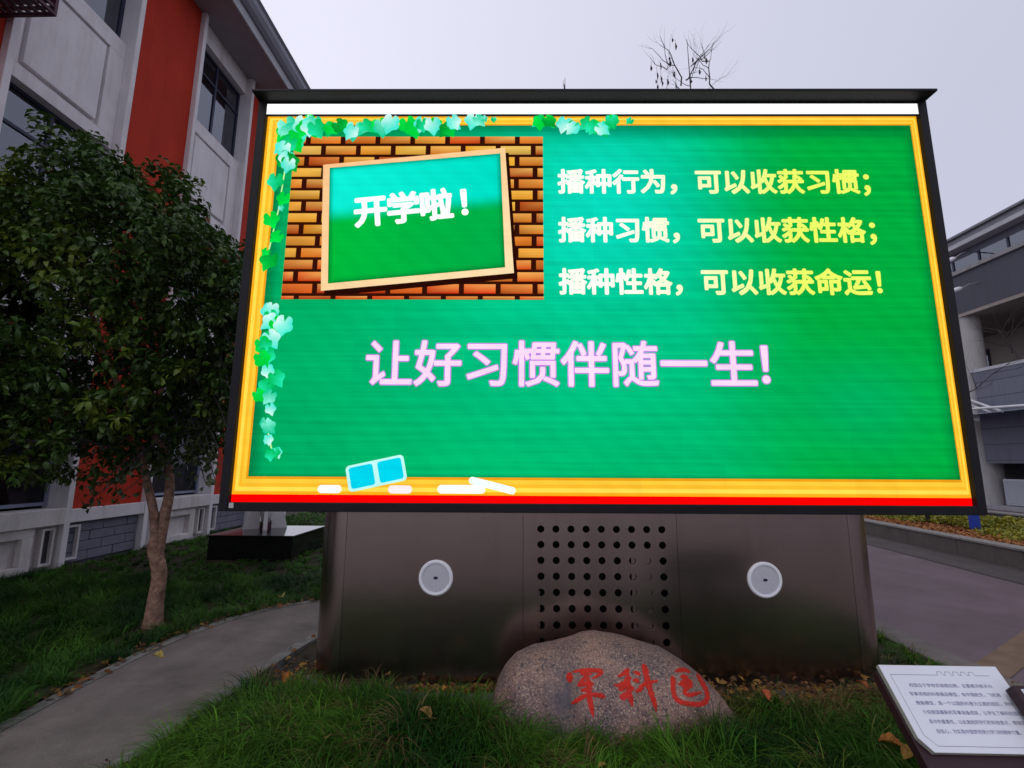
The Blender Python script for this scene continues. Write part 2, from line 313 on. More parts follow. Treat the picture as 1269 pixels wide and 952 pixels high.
def smooth_line(p, n=6):
    o = []
    for i in range(len(p)-1):
        a, b, c, d = p[max(i-1, 0)], p[i], p[i+1], p[min(i+2, len(p)-1)]
        for k in range(n):
            t = k/n; o.append(tuple(.5*((2*b[j])+(-a[j]+c[j])*t+(2*a[j]-5*b[j]+4*c[j]-d[j])*t*t+(-a[j]+3*b[j]-3*c[j]+d[j])*t**3) for j in (0, 1)))
    return o+[p[-1]]
pl, pr = smooth_line(PL), smooth_line(PR)
def strip(name, a, b, z, m, h=0.):
    q = MB()
    for i in range(len(a)-1):
        q.face([(*a[i], z), (*b[i], z), (*b[i+1], z), (*a[i+1], z)])
        if h:
            q.face([(*a[i], z), (*a[i+1], z), (*a[i+1], z-h), (*a[i], z-h)]); q.face([(*b[i], z), (*b[i+1], z), (*b[i+1], z-h), (*b[i], z-h)])
    return q.build(name, m, kind='structure')
def lerp(a, b, t): return [tuple(p[j]+(q[j]-p[j])*t for j in (0, 1)) for p, q in zip(a, b)]
strip('path', lerp(pl, pr, .085), lerp(pl, pr, .915), .028, 'path')
strip('path_edging', pl, lerp(pl, pr, .083), .034, 'pathedge', .07)
strip('path_edging', lerp(pl, pr, .917), pr, .034, 'pathedge', .07)
# lawn soil, gently uneven
def hgt(x, y):
    return .015+.018*math.sin(x*2.3+1)*math.sin(y*1.9)+.012*math.sin(x*5.1+y*3.3)+(.035*math.exp(-((x+.9)**2/.5+(y-3.0)**2/.2)) -.085*math.exp(-((x+.4)/1.5)**2-((y-3.8)/.42)**2)-.03*math.exp(-((x-2.2)/.9)**2-((y-3.8)/.4)**2) if x > -2 else 0)
def inside(x, y, poly):
    c = False; j = len(poly)-1
    for i in range(len(poly)):
        if (poly[i][1] > y) != (poly[j][1] > y) and x < (poly[j][0]-poly[i][0])*(y-poly[i][1])/(poly[j][1]-poly[i][1])+poly[i][0]: c = not c
        j = i
    return c
LAWN_L = [(-7.0, 1.35), (-3.12, 1.35)] + pl[1:] + [(3.3, 16.2), (-20, 16.2), (-20, 14.5), (-7.0, 14.5)]
LAWN_F = pr + [(3.3, 1.35), (-2.12, 1.35)]
PATHP = pl+pr[::-1]
def lawn(name, x0, x1, y0, y1, st, test):
    b = MB(); nx = int((x1-x0)/st); ny = int((y1-y0)/st); sx = (x1-x0)/nx; sy = (y1-y0)/ny
    for i in range(nx):
        for j in range(ny):
            x, y = x0+i*sx, y0+j*sy
            if test(x+sx/2, y+sy/2): b.face([(a, c, hgt(a, c)) for a, c in ((x, y), (x+sx, y), (x+sx, y+sy), (x, y+sy))])
    o = b.build(name, 'soil', kind='structure', smooth=True)
lawn('lawn_soil', -7.0, 3.3, 1.35, 16.2, .12, lambda x, y: not inside(x, y, PATHP))
lawn('lawn_soil', -20, -7.0, 14.6, 16.2, .4, lambda x, y: True)
# right-hand paving bands and kerb
b = MB(); b.box(3.30, 3.42, 1.35, 60, -.1, .055, .008); b.build('kerb', 'kerb', kind='structure')
sheet('paving_band', [(3.42, -10), (3.72, -10), (3.72, 60), (3.42, 60)], -.006, 'kerb')
sheet('paving_band', [(3.72, 4.42), (3.72, 4.13), (7.1, 6.46), (7.1, 6.75)], -.006, 'tan')
sheet('paving_band', [(3.72, 1.6), (3.72, 1.3), (7.1, -1.4), (7.1, -1.1)], -.006, 'tan')

# ------------------------------------------------------------------ left building (red and white wing)
XF = -7.0
lb = empty('school_building', (XF, 8, 0), 'three-storey red and white school wing with slim white pilasters, left of the screen', 'building')
lb_off = Vector((XF, 8, 0))
def part(b, name, m, parent=lb, off=lb_off, **k):
    b.v = [(x-off.x, y-off.y, z-off.z) for x, y, z in b.v]; return b.build(name, m, parent, **k)
def child(b, name, m, parent, off=lb_off, **k):   # sub-part: parent has no transform of its own
    b.v = [(x-off.x, y-off.y, z-off.z) for x, y, z in b.v]; return b.build(name, m, parent, **k)
P0, PER, BAY = 5.62, 3.46, 1.88
bays = [P0+PER*k for k in (-1, 0, 1, 2)]
YS, YE = bays[0]-1.6, bays[-1]+BAY+.07
part(MB().box(-20, -9.0, YS+.021, YE-.021, 0, 11.3), 'inner_core', 'inner')
for z in (.55, 4.6, 8.6): part(MB().box(-8.99, -7.42, YS+.02, YE-.02, z, z+.3), 'floor_slab', 'inner')
part(MB().box(-20, -7.1, YE-.02, YE+.02, 0, 11.38), 'end_wall', 'white'); part(MB().box(-20, -7.1, YS-.02, YS+.02, 0, 11.38), 'end_wall', 'white')
for y0 in bays:
    y1 = y0+BAY
    for yp in (y0, y1): part(MB().box(-7.40, XF, yp-.05, yp+.05, -.1, 11.38, .006), 'pilaster', 'white')
    a0, a1 = y0+.052, y1-.052
    for z0, z1 in ((2.9, 4.97), (6.93, 9.0)):
        part(MB().box(-7.44, -7.235, a0, a1, z0, z1), 'spandrel', 'white')
        fr = MB(); w, ys, yt, zs, zt = .16, a0+.16, a1-.30, z0+.22, z1-.30
        fr.box(-7.232, -7.16, a0, a1, z0, zs, .004); fr.box(-7.232, -7.16, a0, a1, zt, z1, .004)
        fr.box(-7.232, -7.16, a0, ys, zs, zt, .004); fr.box(-7.232, -7.16, yt, a1, zs, zt, .004); part(fr, 'spandrel_frame', 'white')
        part(MB().box(-7.232, -7.165, ys+.075, yt-.055, zs+.085, zt-.055, .006), 'spandrel_panel', 'white')
    part(MB().box(-7.40, -7.16, a0, a1, 10.92, 11.38), 'lintel', 'white')
    # sill and base panel
    part(MB().box(-7.40, -6.985, a0-.0, a1, .66, .90, .008), 'window_sill', 'white2')
    part(MB().box(-7.40, -7.14, a0, a1, -.1, .66), 'base_wall', 'white2')
    fr = MB(); ys, yt = a0+.34, a1-.40
    fr.box(-7.137, -7.04, ys, yt, .52, .655, .006); fr.box(-7.137, -7.04, ys, yt, .02, .14, .006); fr.box(-7.137, -7.04, ys, ys+.16, .14, .52, .006); fr.box(-7.137, -7.04, yt-.16, yt, .14, .52, .006); part(fr, 'base_panel_frame', 'white2')
    for yv in (a1-.26, ):
        fr = MB(); fr.box(-7.137, -7.06, yv, yv+.035, .08, .62); fr.box(-7.137, -7.06, yv+.165, yv+.20, .08, .62); fr.box(-7.137, -7.06, yv+.035, yv+.165, .08, .115); fr.box(-7.137, -7.06, yv+.035, yv+.165, .585, .62)
        o = part(fr, 'vent', 'white2'); child(MB().box(-7.136, -7.11, yv+.036, yv+.164, .116, .584), 'vent_opening', 'inner', o)
    # windows
    for fl, (z0, z1) in enumerate(((.94, 2.9), (4.97, 6.93), (9.0, 10.92))):
        g = fl == 0; fm = 'gframe' if g else 'frame'; t = .05; ym = (a0+a1)/2; zt = z0+(z1-z0)*.70
        f = MB(); X0, X1 = -7.37, -7.31
        f.box(X0, X1, a0, a1, z0, z0+t); f.box(X0, X1, a0, a1, z1-t, z1); f.box(X0, X1, a0, a0+t, z0+t, z1-t); f.box(X0, X1, a1-t, a1, z0+t, z1-t)
        f.box(X0, X1, ym-.03, ym+.03, z0+t, z1-t)
        cols = ((a0+t, ym-.03), (ym+.03, a1-t)); rows = ((z0+t, z1-t),)
        if fl != 0:
            for ya, yb in cols: f.box(X0, X1, ya, yb, zt-.025, zt+.025)
            rows = ((z0+t, zt-.025), (zt+.025, z1-t))
        wo = part(f, 'window', fm)
        for ya, yb in cols:
            for za, zb in rows: child(MB().box(-7.345, -7.335, ya, yb, za, zb), 'pane', 'glassg' if g else 'glass', wo)
        if fl == 2:
            for ya, yb in cols: child(MB().box(-7.42, -7.40, ya, ya+.42, zt-.02, zt+.10), 'blind', 'netcurtain', wo)
        if g:
            for q, (ya, yb, mm) in enumerate(((a1-.75, a1-.38, 'curtain'), (a1-.36, a1-.06, 'netcurtain'))):
                cu = MB(); n = 14
                for i in range(n):
                    s0, s1 = i/n, (i+1)/n
                    p = lambda s: (-7.50+.025*math.sin(s*24), ya+(yb-ya)*s)
                    cu.face([(*p(s0), 1.0), (*p(s1), 1.0), (*p(s1), 2.85), (*p(s0), 2.85)])
                child(cu, 'curtain', mm, wo, smooth=True)
    # red wall beyond this bay, sill band and block base
    r0, r1 = y1+.052, y0+PER-.052
    if y0 is bays[-1]: continue
    part(MB().box(-7.40, -7.10, r0, r1, .87, 11.38), 'red_wall', 'red')
    part(MB().box(-7.40, -7.01, r0, r1, .665, .868, .006), 'sill_band', 'white')
    part(MB().box(-7.40, -7.15, r0, r1, -.1, .662), 'base_backing', 'mortar')
    hs = .152; bl = (r1-r0)/3
    for row in range(4):
        for k in range(4 if row % 2 else 3):
            s0 = r0+(k-(.5 if row % 2 else 0))*bl; s1 = s0+bl; s0, s1 = max(s0, r0), min(s1, r1)
            part(MB().box(-7.148, -7.105+random.uniform(-.004, .004), s0+.005, s1-.005, .04+row*hs+.005, .04+(row+1)*hs-.005, .006), 'stone_block', 'block')
    fr = MB(); yv = r0+.005; X1 = -7.04
    fr.box(-7.10, X1, yv, yv+.03, .10, .62); fr.box(-7.10, X1, yv+.20, yv+.23, .10, .62); fr.box(-7.10, X1, yv+.03, yv+.2, .10, .13); fr.box(-7.10, X1, yv+.03, yv+.2, .59, .62)
    part(fr, 'downpipe_frame', 'white2')
# first red wall at the near end
part(MB().box(-7.40, -7.10, YS+.03, bays[0]-.052, .87, 11.38), 'red_wall', 'red'); part(MB().box(-7.40, -7.15, YS+.03, bays[0]-.052, -.1, .86), 'base_backing', 'mortar')
# eave
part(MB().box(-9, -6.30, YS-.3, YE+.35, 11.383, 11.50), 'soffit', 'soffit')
part(MB().box(-6.297, -6.245, YS-.3, YE+.35, 11.36, 11.62, .006), 'fascia', 'rb_rooflight')
gp = [(-6.243, 11.60), (-6.243, 11.66), (-6.06, 11.93), (-5.99, 11.93), (-5.96, 11.88), (-6.02, 11.84), (-6.04, 11.74), (-6.11, 11.65), (-6.19, 11.60)]
part(MB().prism([(x, z) for x, z in gp], 'y', YS-.32, YE+.37), 'gutter', 'gutter')
part(MB().prism([(-6.27, 11.64), (-6.20, 11.80), (-13, 14.4), (-20, 11.7), (-20, 11.5), (-6.31, 11.505)], 'y', YS-.28, YE+.33), 'roof', 'roof')

# maroon air-conditioner cage hung on the first bay
cg0, cg1 = at(70, 21, 'x', -6.3), None
cy1, cz0 = cg0.y, cg0.z
cage = empty('air_conditioner_cage', (-7.1, 4.6, cz0), 'dark maroon slatted metal cage bolted high on the wall at the top left corner', 'cage')
def cpart(b, n, m): b.v = [(x+7.1, y-4.6, z-cz0) for x, y, z in b.v]; b.build(n, m, cage)
f = MB(); ya = 4.05
for z in (cz0, cz0+.75):
    f.box(-7.1, -6.3, cy1-.04, cy1, z, z+.04); f.box(-7.1, -6.3, ya, ya+.04, z, z+.04); f.box(-6.34, -6.3, ya+.04, cy1-.04, z, z+.04)
for x, y in ((-6.34, cy1-.04), (-6.34, ya)): f.box(x, x+.04, y, y+.04, cz0+.04, cz0+.75)
cpart(f, 'cage_frame', 'cage')
for k in range(7): cpart(MB().box(-7.09+k*.11, -7.04+k*.11, ya+.045, cy1-.045, cz0+.006, cz0+.026), 'slat', 'cage')
for k in range(6):
    z = cz0+.10+k*.105
    cpart(MB().box(-6.333, -6.307, ya+.045, cy1-.045, z, z+.045), 'slat', 'cage'); cpart(MB().box(-7.1, -6.345, cy1-.033, cy1-.007, z, z+.045), 'slat', 'cage')
cpart(MB().box(-7.05, -6.45, ya+.1, cy1-.12, cz0+.045, cz0+.62, .02), 'air_conditioner_box', 'louvre')

# ------------------------------------------------------------------ right building
XR = 17.8
rb = empty('grey_building', (XR, 18, 0), 'grey-blue tiled building with strip window and pale round columns, right of the screen', 'building')
ro = Vector((XR, 18, 0))
def rp(b, n, m, parent=rb, **k):
    b.v = [(x-ro.x, y-ro.y, z) for x, y, z in b.v]; return b.build(n, m, parent, **k)
Y0, Y1 = 6., 34.
rp(MB().box(XR, XR+8, Y0, Y1, 7.74, 9.33), 'upper_wall', 'rb_tile')
rp(MB().box(XR-.10, XR+8, Y0, Y1, 9.333, 9.50, .01), 'ledge', 'rb_ledge')
rp(MB().box(XR+.02, XR+8, Y0, Y1, 9.95, 10.24), 'upper_frieze', 'rb_tile'); rp(MB().box(XR+.3, XR+8, Y0, Y1, 9.50, 9.95), 'window_backing', 'inner')
wy = 19.56-1.155*12
k = 0
while wy < Y1-1:
    f = MB(); f.box(XR, XR+.06, wy-.04, wy+.04, 9.503, 9.948); w = rp(f, 'window_mullion', 'frame')
    rp(MB().box(XR+.03, XR+.04, wy+.04, wy+1.115, 9.503, 9.948), 'pane', 'glass', w); wy += 1.155
rp(MB().box(XR-.45, XR+8, Y0-.3, Y1, 10.243, 10.42, .01), 'eave_edge', 'rb_rooflight')
rp(MB().box(XR-.38, XR+8, Y0-.3, Y1, 10.423, 10.66, .01), 'eave_gutter', 'rb_roof')
rp(MB().box(XR-.50, XR+8, Y0-.3, Y1, 10.663, 10.76, .01), 'eave_cap', 'rb_roof')
rp(MB().box(XR+3.9, XR+8, Y0, Y1, 5.0, 7.737), 'loggia_wall', 'rb_beige'); rp(MB().box(XR+.01, XR+3.9, Y0, Y1, 7.60, 7.737), 'loggia_ceiling', 'rb_beige')
rp(MB().box(XR+.2, XR+3.9, Y0, Y1, 4.9, 5.0), 'loggia_floor', 'rb_ledge')
for y in (23.2, 19.0, 14.8, 10.6):
    o = rp(MB().box(XR+3.84, XR+3.895, y-.55, y+.55, 5.9, 7.0), 'loggia_window', 'frame'); rp(MB().box(XR+3.82, XR+3.838, y-.5, y+.5, 5.95, 6.95), 'pane', 'glass', o)
rp(MB().box(XR-.12, XR+.20, Y0, 19.45, 5.22, 5.34, .01), 'parapet_ledge', 'rb_rooflight')
rp(MB().box(XR-.10, XR+.01, Y0, 19.28, 1.70, 5.217), 'lower_wall', 'rb_tile')
rp(MB().box(XR+.05, XR+.3, 19.6, Y1, 1.70, 5.217), 'lower_wall', 'rb_tile')
for y in (28.2, 19.75, 11.3): rp(MB().tube([(XR+.42, y, -.1), (XR+.42, y, 7.60)], .40, 28), 'column', 'rb_white', smooth=False)
rp(MB().box(XR+1.2, XR+8, Y0, Y1, 0, 5.0), 'ground_floor_wall', 'inner')
rp(MB().box(XR-.15, XR+1.2, Y0, Y1, -.1, .14, .01), 'plinth', 'rb_ledge')
lv = MB(); lv.box(XR+.20, XR+.30, 17.95, 19.05, .16, 1.12); lo = rp(lv, 'louvre_unit', 'louvre')
for k in range(13): rp(MB().box(XR+.165, XR+.198, 17.98, 19.02, .19+k*.071, .235+k*.071), 'louvre_slat', 'louvre', lo)
for y in (16.2, 13.2, 22.0):
    o = rp(MB().box(XR+1.1, XR+1.19, y-1.1, y+1.1, .15, 1.65), 'entrance_frame', 'frame'); rp(MB().box(XR+1.07, XR+1.095, y-1.0, y+1.0, .2, 1.6), 'pane', 'glass', o)
# entrance canopy: pale struts and rail carrying a glass sheet
cn = empty('entrance_canopy', (XR, 18, 3.7), 'glass entrance canopy on pale steel struts, low on the grey-blue building right of the screen', 'canopy')
def cp(b, n, m): b.v = [(x-XR, y-18, z-3.7) for x, y, z in b.v]; b.build(n, m, cn)
A = at(1202, 507, 'x', 16.2); B = at(1269, 502.5, 'x', 16.2); d = (B-A)
cp(MB().tube([A-d*.3, B+d*2.4], .045, 8), 'front_rail', 'rail')
for s in range(4):
    q = A+d*(s*.9-.1)
    for px0, px1 in (((1200, 495), (1242, 510)),):
        p0 = at(*px0, 'x', 17.75); p1 = at(*px1, 'x', 16.25); sh = Vector((0, -s*3.2, 0))
        cp(MB().tube([p0+sh, p1+sh], .045, 8), 'strut', 'rail')
        p0 = at(1201, 501, 'x', 17.75); p1 = at(1228, 511, 'x', 16.25); cp(MB().tube([p0+sh, p1+sh], .03, 8), 'tie_rod', 'rail')
g = MB(); za = A.z-.12; g.box(16.15, 17.78, 8.5, 21, za-.10, za-.08); cp(g, 'glass_sheet', 'glass')
# two lamps on arms reaching out from the grey wall
def wall_lamp(pb, ph, label):
    b0 = at(*pb, 'x', XR); h = at(*ph, 'x', 15.9); o = empty('wall_lamp', b0, label, 'lamp', 'lamps on arms along the grey building')
    a = h-b0; e = a*.55
    MB().tube([(0, 0, 0), a*.3+Vector((0, 0, .06)), e], .022, 6).build('arm', 'rb_ledge', o)
    MB().tube([e, e+a*.12, a*.85, a], [.04, .09, .09, .03], 8).build('lamp_head', 'lamp', o, smooth=True)
wall_lamp((1211, 351), (1177, 362), 'lower pale lamp head on a thin arm in front of the grey-blue upper wall')
wall_lamp((1200, 312), (1170, 326), 'upper pale lamp head beside the strip window, half hidden by the screen frame')

# ------------------------------------------------------------------ planter, low walls, ground cover
pw = empty('planter_wall', (8, 10, 0), 'low grey stone planter wall with pale cap running along the right pavement', 'wall')
pa, pb_ = Vector((7.55, 3.0, 0)), Vector((8.35, 16.0, 0)); pd = (pb_-pa).normalized(); pn = Vector((pd.y, -pd.x, 0))
def obox(b, s0, s1, n0, n1, z0, z1, org, off, bev=0.):
    i = len(b.v)
    if bev: b.box(s0, s1, n0, n1, z0, z1, bev)
    else: b.box(s0, s1, n0, n1, z0, z1)
    for k in range(i, len(b.v)):
        s, n, z = b.v[k]; q = org+pd*s+pn*n-off; b.v[k] = (q.x, q.y, z-off.z)
    return b
s = 0.
while s < 13:
    obox(MB(), s+.003, s+1.297, 0, .22, -.1, .268, pa, Vector((8, 10, 0)), .004).build('stone_slab', 'wallg', pw)
    obox(MB(), s+.002, s+1.298, -.02, .26, .27, .31, pa, Vector((8, 10, 0)), .005).build('cap_stone', 'cap', pw); s += 1.3
b = MB(); obox(b, 0, 13, .225, 4.2, 0, .26, pa, Vector((0, 0, 0))); b.build('planter_soil', 'soil', kind='structure')
b = MB(); q = [pa-pn*.95, pa-pn*.01, pb_-pn*.01, pb_-pn*.95]; b.face([(v.x, v.y, -.004) for v in q]); b.build('drain_strip', 'gutterstrip', kind='structure')
kw = tag(MB().box(13.0, 13.3, 4, 34, -.1, .30, .01).build('kerb_wall', 'wallg'), 'farther low dark kerb wall between the planting bed and the grey building', 'wall')
MB().box(12.96, 13.32, 4, 34, .302, .35, .008).build('cap_stone', 'cap', kw)
bp = at(1209, 657, 'z', .3)
bo = empty('blue_sign_post', (bp.x, bp.y, .26), 'blue painted sign post standing in the planting bed behind the right end of the screen', 'post')
MB().box(-.09, .09, -.04, .04, 0, 1.05, .01).build('post', 'blue', bo); MB().box(-.13, .13, -.025, .025, 1.052, 1.35, .01).build('panel', 'blue', bo); MB().box(-.14, .14, -.09, .09, -.02, -.002).build('foot_plate', 'cap', bo)

# ------------------------------------------------------------------ foliage helpers
def leaves(name, cen, dirs, length, width, col, m, parent=None, kind='stuff', droop=.25):
    n = len(cen); d = dirs/np.linalg.norm(dirs, axis=1, keepdims=True)
    up = RN.normal(size=(n, 3))*.55+np.array([0, 0, 1.]); s = np.cross(d, up); s /= np.linalg.norm(s, axis=1, keepdims=True); nn = np.cross(s, d)
    Lh = length[:, None]; w = width[:, None]
    pts = []
    for t, k, h in ((0, 0, 0), (.35, .8, .10), (.72, 1., .02), (1., 0, -droop)):
        c = cen+d*Lh*t+nn*Lh*h
        if k == 0: pts.append(c)
        else: pts += [c-s*w*k*.5+nn*w*.12, c, c+s*w*k*.5+nn*w*.12]
    V = np.stack(pts, 1)            # n,8,3 : 0 base,1-3,4-6,7 tip
    V = V.reshape(-1, 3); base = (np.arange(n)*8)[:, None, None]
    quads = np.array([[0, 2, 2, 1]])
    F = np.array([[0, 2, 1], [0, 3, 2], [1, 2, 5], [1, 5, 4], [2, 3, 6], [2, 6, 5], [4, 5, 7], [5, 6, 7]])[None]+base
    F = F.reshape(-1, 3); c = np.repeat(col, 8, axis=0)
    return npmesh(name, V, F, m, parent, c, kind)
def branches(b, start, direc, length, rad, depth, spread=.6, tips=None, up=.15, kids=3, n=5, wob=.12):
    p = Vector(start); d = Vector(direc).normalized(); pts = [p.copy()]; rr = [rad]; seg = 5
    for i in range(seg):
        d = (d+Vector((random.gauss(0, wob), random.gauss(0, wob), random.gauss(0, wob)+up*.3))).normalized(); p = p+d*length/seg
        pts.append(p.copy()); rr.append(rad*(1-.5*(i+1)/seg) if depth else rad*(1-.8*(i+1)/seg))
    b.tube(pts, rr, n, cap=False)
    if depth == 0:
        if tips is not None: tips.append((pts[-1], d.copy()))
        return
    for k in range(kids):
        i = random.choice((2, 3, 4, 5)) if k else 5
        ax = Vector((random.gauss(0, 1), random.gauss(0, 1), random.gauss(0, .6))).normalized()
        nd = (d+ax*spread*random.uniform(.6, 1.2)+Vector((0, 0, up))).normalized()
        branches(b, pts[i], nd, length*random.uniform(.55, .8), rr[i]*.7, depth-1, spread, tips, up, kids, max(n-1, 3), wob)

# ------------------------------------------------------------------ evergreen tree on the left
tb = Vector((-3.64, 5.0, 0))
tr = empty('evergreen_tree', tb, 'dense dark evergreen tree with forked tan trunk before the red and white wing', 'tree')
def loc(p): return Vector(p)-tb
t = MB(); fork = at(196, 662, 'y', 5.0)
def sm3(P, n=5):
    o = []
    for i in range(len(P)-1):
        a, b_, c, d = P[max(i-1, 0)], P[i], P[i+1], P[min(i+2, len(P)-1)]
        for k in range(n):
            t_ = k/n; o.append([.5*((2*b_[j])+(-a[j]+c[j])*t_+(2*a[j]-5*b_[j]+4*c[j]-d[j])*t_*t_+(-a[j]+3*b_[j]-3*c[j]+d[j])*t_**3) for j in range(4)])
    return o+[list(P[-1])]
def limb(P, n=12):
    q = sm3(P); t.tube([loc(p[:3]) for p in q], [p[3]*.75*(1+.015*math.sin(i*1.3)) for i, p in enumerate(q)], n)
F3 = tuple(fork)
limb([(-3.66, 5, -.1, .19), (-3.655, 5, .03, .122), (-3.655, 5, .25, .096), (-3.65, 5, .5, .089), (F3[0]-.015, 5, F3[2]-.14, .088), (*F3, .070)], 14)
t.build('trunk', 'bark', tr, smooth=True)
def pp_(px, py, y, r): return (*at(px, py, 'y', y), r)
t = MB(); L1 = [(F3[0], 5, F3[2]-.2, .055), pp_(191, 640, 4.97, .054), pp_(184, 605, 4.95, .048), pp_(177, 572, 4.95, .043), (-4.05, 4.95, 1.95, .040), (-4.35, 4.95, 2.5, .036), (-4.7, 4.95, 3.2, .030), (-5.0, 5.0, 4.1, .015)]
limb(L1, 10); t.build('limb', 'bark', tr, smooth=True)
t = MB(); R1 = [(F3[0]+.02, 5, F3[2]-.25, .066), pp_(204, 640, 5.03, .066), pp_(210, 610, 5.05, .060), pp_(209, 580, 5.05, .054), pp_(201, 555, 5.05, .048), pp_(190, 530, 5.05, .044), (-3.95, 5.1, 2.7, .040), (-4.15, 5.1, 3.5, .030), (-4.3, 5.1, 4.3, .014)]
limb(R1, 10); t.build('limb', 'bark', tr, smooth=True)
L1 = [p[:3] for p in L1]; R1 = [p[:3] for p in R1]
cc = np.array([-4.92, 5.25, 3.12]); R = np.array([2.24, 1.55, 1.98])
bb = MB(); skel = [Vector(p) for p in L1[3:]+R1[4:]]
random.seed(17)
for k in range(22):
    q = random.choice([v for v in skel if v.z < 3.6]); a = random.uniform(0, 2*PI); branches(bb, loc(q), (math.cos(a), math.sin(a), random.uniform(.3, .9)),   .6, .016, 2, .6, None, .1, 3, 5)
ncl = 3700; cl_ = []
while len(cl_) < ncl:
    d = RN.normal(size=3); d /= np.linalg.norm(d); rr = RN.uniform(.2, 1)**.33
    bmp = 1+.11*math.sin(d[0]*6+1)*math.sin(d[2]*7+2)+.07*math.sin(d[1]*9+d[0]*5)
    p = cc+d*R*rr*bmp
    if p[2] < (1.55 if p[0] > -4.4 else 1.35) or (p[2] < 1.95 and RN.random() > .42): continue
    if p[2]-1.6 > .80*math.hypot(p[0], p[1])-.75+.12*math.sin(p[0]*5): continue
    if p[0] > -3.75 and p[2] > 4.45-(p[0]+3.75)*1.05: continue
    if math.sin(p[0]*4.1+p[1]*2)*math.sin(p[2]*4.7+p[1]*3)*math.sin(p[1]*3.3+1) > .50: continue
    cl_.append((p, d, rr))
bb.build('branches', 'darkbark', tr, kind='stuff')
cen, dr, ln, wd, co = [], [], [], [], []
for p, d, rr in cl_:
    nl = RN.integers(13, 23); ax = d+np.array([0, 0, .35])+RN.normal(size=3)*.25; ax /= np.linalg.norm(ax); yel = RN.random()**2*(1.3 if math.sin(p[0]*2.7+p[2]*2.2) > 0 else .4)
    for j in range(nl):
        rad = RN.normal(size=3); rad -= ax*rad.dot(ax); rad /= np.linalg.norm(rad)
        cen.append(p+ax*RN.uniform(-.13, .05)+rad*RN.uniform(0, .03)); dr.append(rad+ax*RN.uniform(-.1, .6)+np.array([0, 0, -.2]))
        ln.append(RN.uniform(.055, .115)); wd.append(RN.uniform(.026, .048))
        v = RN.uniform(.7, 1.3)
        co.append((.034*v+.060*yel, .078*v+.070*yel, .013*v) if RN.random() > .005 else (.16, .045, .02))
leaves('crown', np.array(cen)-np.array(tb), np.array(dr), np.array(ln), np.array(wd), np.array(co), 'leaf', tr)
# low drooping sprays at the lower left of the crown
cen, dr, ln, wd, co = [], [], [], [], []
sb = MB()
for px, py in ((120, 600), (105, 625), (150, 585), (170, 605), (135, 560), (165, 570), (95, 560), (240, 560), (265, 575), (255, 600), (225, 545), (30, 560), (60, 540), (282, 470), (292, 505), (284, 540), (275, 575), (290, 440), (268, 600), (262, 520), (250, 560), (80, 590), (45, 590), (140, 620)):
    e = at(px, py, 'y', 4.7); st = Vector((e.x+(.5 if px < 200 else -.35), 4.9, e.z+.45)); sb.tube([loc(st), loc((st+e)/2+Vector((0, 0, .05))), loc(e)], [.01, .007, .003], 4, cap=False)
    for j in range(26):
        tt = RN.uniform(.1, 1.02); q = np.array(st.lerp(e, tt))+RN.normal(size=3)*.05; cen.append(q); dr.append(RN.normal(size=3)+np.array([0, 0, -.5])); ln.append(RN.uniform(.06, .10)); wd.append(.038); v = RN.uniform(.6, 1.2); co.append((.04*v, .06*v, .018*v))
sb.build('low_twigs', 'darkbark', tr, kind='stuff')
leaves('low_sprays', np.array(cen)-np.array(tb), np.array(dr), np.array(ln), np.array(wd), np.array(co), 'leaf', tr)

# ------------------------------------------------------------------ bare trees behind the screen
def bare_tree(base, top, label, pods, seed, spread=.5, limbs=None):
    random.seed(seed); o = empty('bare_tree', base, label, 'tree', 'bare winter trees behind the screen'); h = top-base[2]; B0 = Vector(base)
    t = MB(); lean = Vector((random.uniform(-.1, .1), random.uniform(-.1, .1), 0))
    tk = [Vector((0, 0, -.1)), Vector((0, 0, h*.3))+lean, Vector((0, 0, h*.62))-lean, Vector((lean.x, 0, h*.8)), Vector((0, 0, h))]
    r0 = .011*h; t.tube(tk, [r0, r0*.75, r0*.42, r0*.18, r0*.04], 8); t.build('trunk', 'darkbark', o, smooth=True)
    b = MB(); tips = []
    for k in range(9):
        f = random.uniform(.5, .93); i = f*4; st = tk[int(i)].lerp(tk[min(int(i)+1, 4)], i % 1) if i < 4 else tk[4]
        a = random.uniform(0, 2*PI); branches(b, (0, 0, h*f), (math.cos(a), math.sin(a), .9), h*.125*(1.25-f), r0*.20*(1.2-f), 3, spread, tips, .12, 3, 4, .13)
    if limbs:
        for st, en in limbs:
            st, en = Vector(st)-B0, Vector(en)-B0; n = 7; pts = [st.lerp(en, i/n)+Vector((random.gauss(0, .05), random.gauss(0, .05), random.gauss(0, .05)+.18*math.sin(PI*i/n))) for i in range(n+1)]
            b.tube(pts, [.016-.012*i/n for i in range(n+1)], 5, cap=False)
            for i in range(2, n): branches(b, pts[i], (en-st).normalized()+Vector((random.gauss(0, .5), random.gauss(0, .5), random.gauss(0, .5))), .55, .009, 1, .6, None, .1, 2, 3, .15)
    b.build('branches', 'darkbark', o, kind='stuff')
    s = MB()
    for p in pods:
        q = Vector(p[:3])-B0; L_ = p[3]; z = 0
        while z < L_:
            rr = random.uniform(.012, .026); ll = random.uniform(.07, .17); c = q+Vector((random.gauss(0, .012), random.gauss(0, .02), -z))
            s.tube([c, c+Vector((.01, 0, -ll*.5)), c+Vector((0, 0, -ll))], [.006, rr, .005], 6); z += ll*random.uniform(.9, 1.6)
        s.tube([q+Vector((0, 0, .1)), q-Vector((0, 0, L_))], .004, 3)
    if pods: s.build('dry_leaves', 'seed', o, kind='stuff')
def podpx(l, Y): return [(*at(px, py, 'y', Y), n) for px, py, n in l]
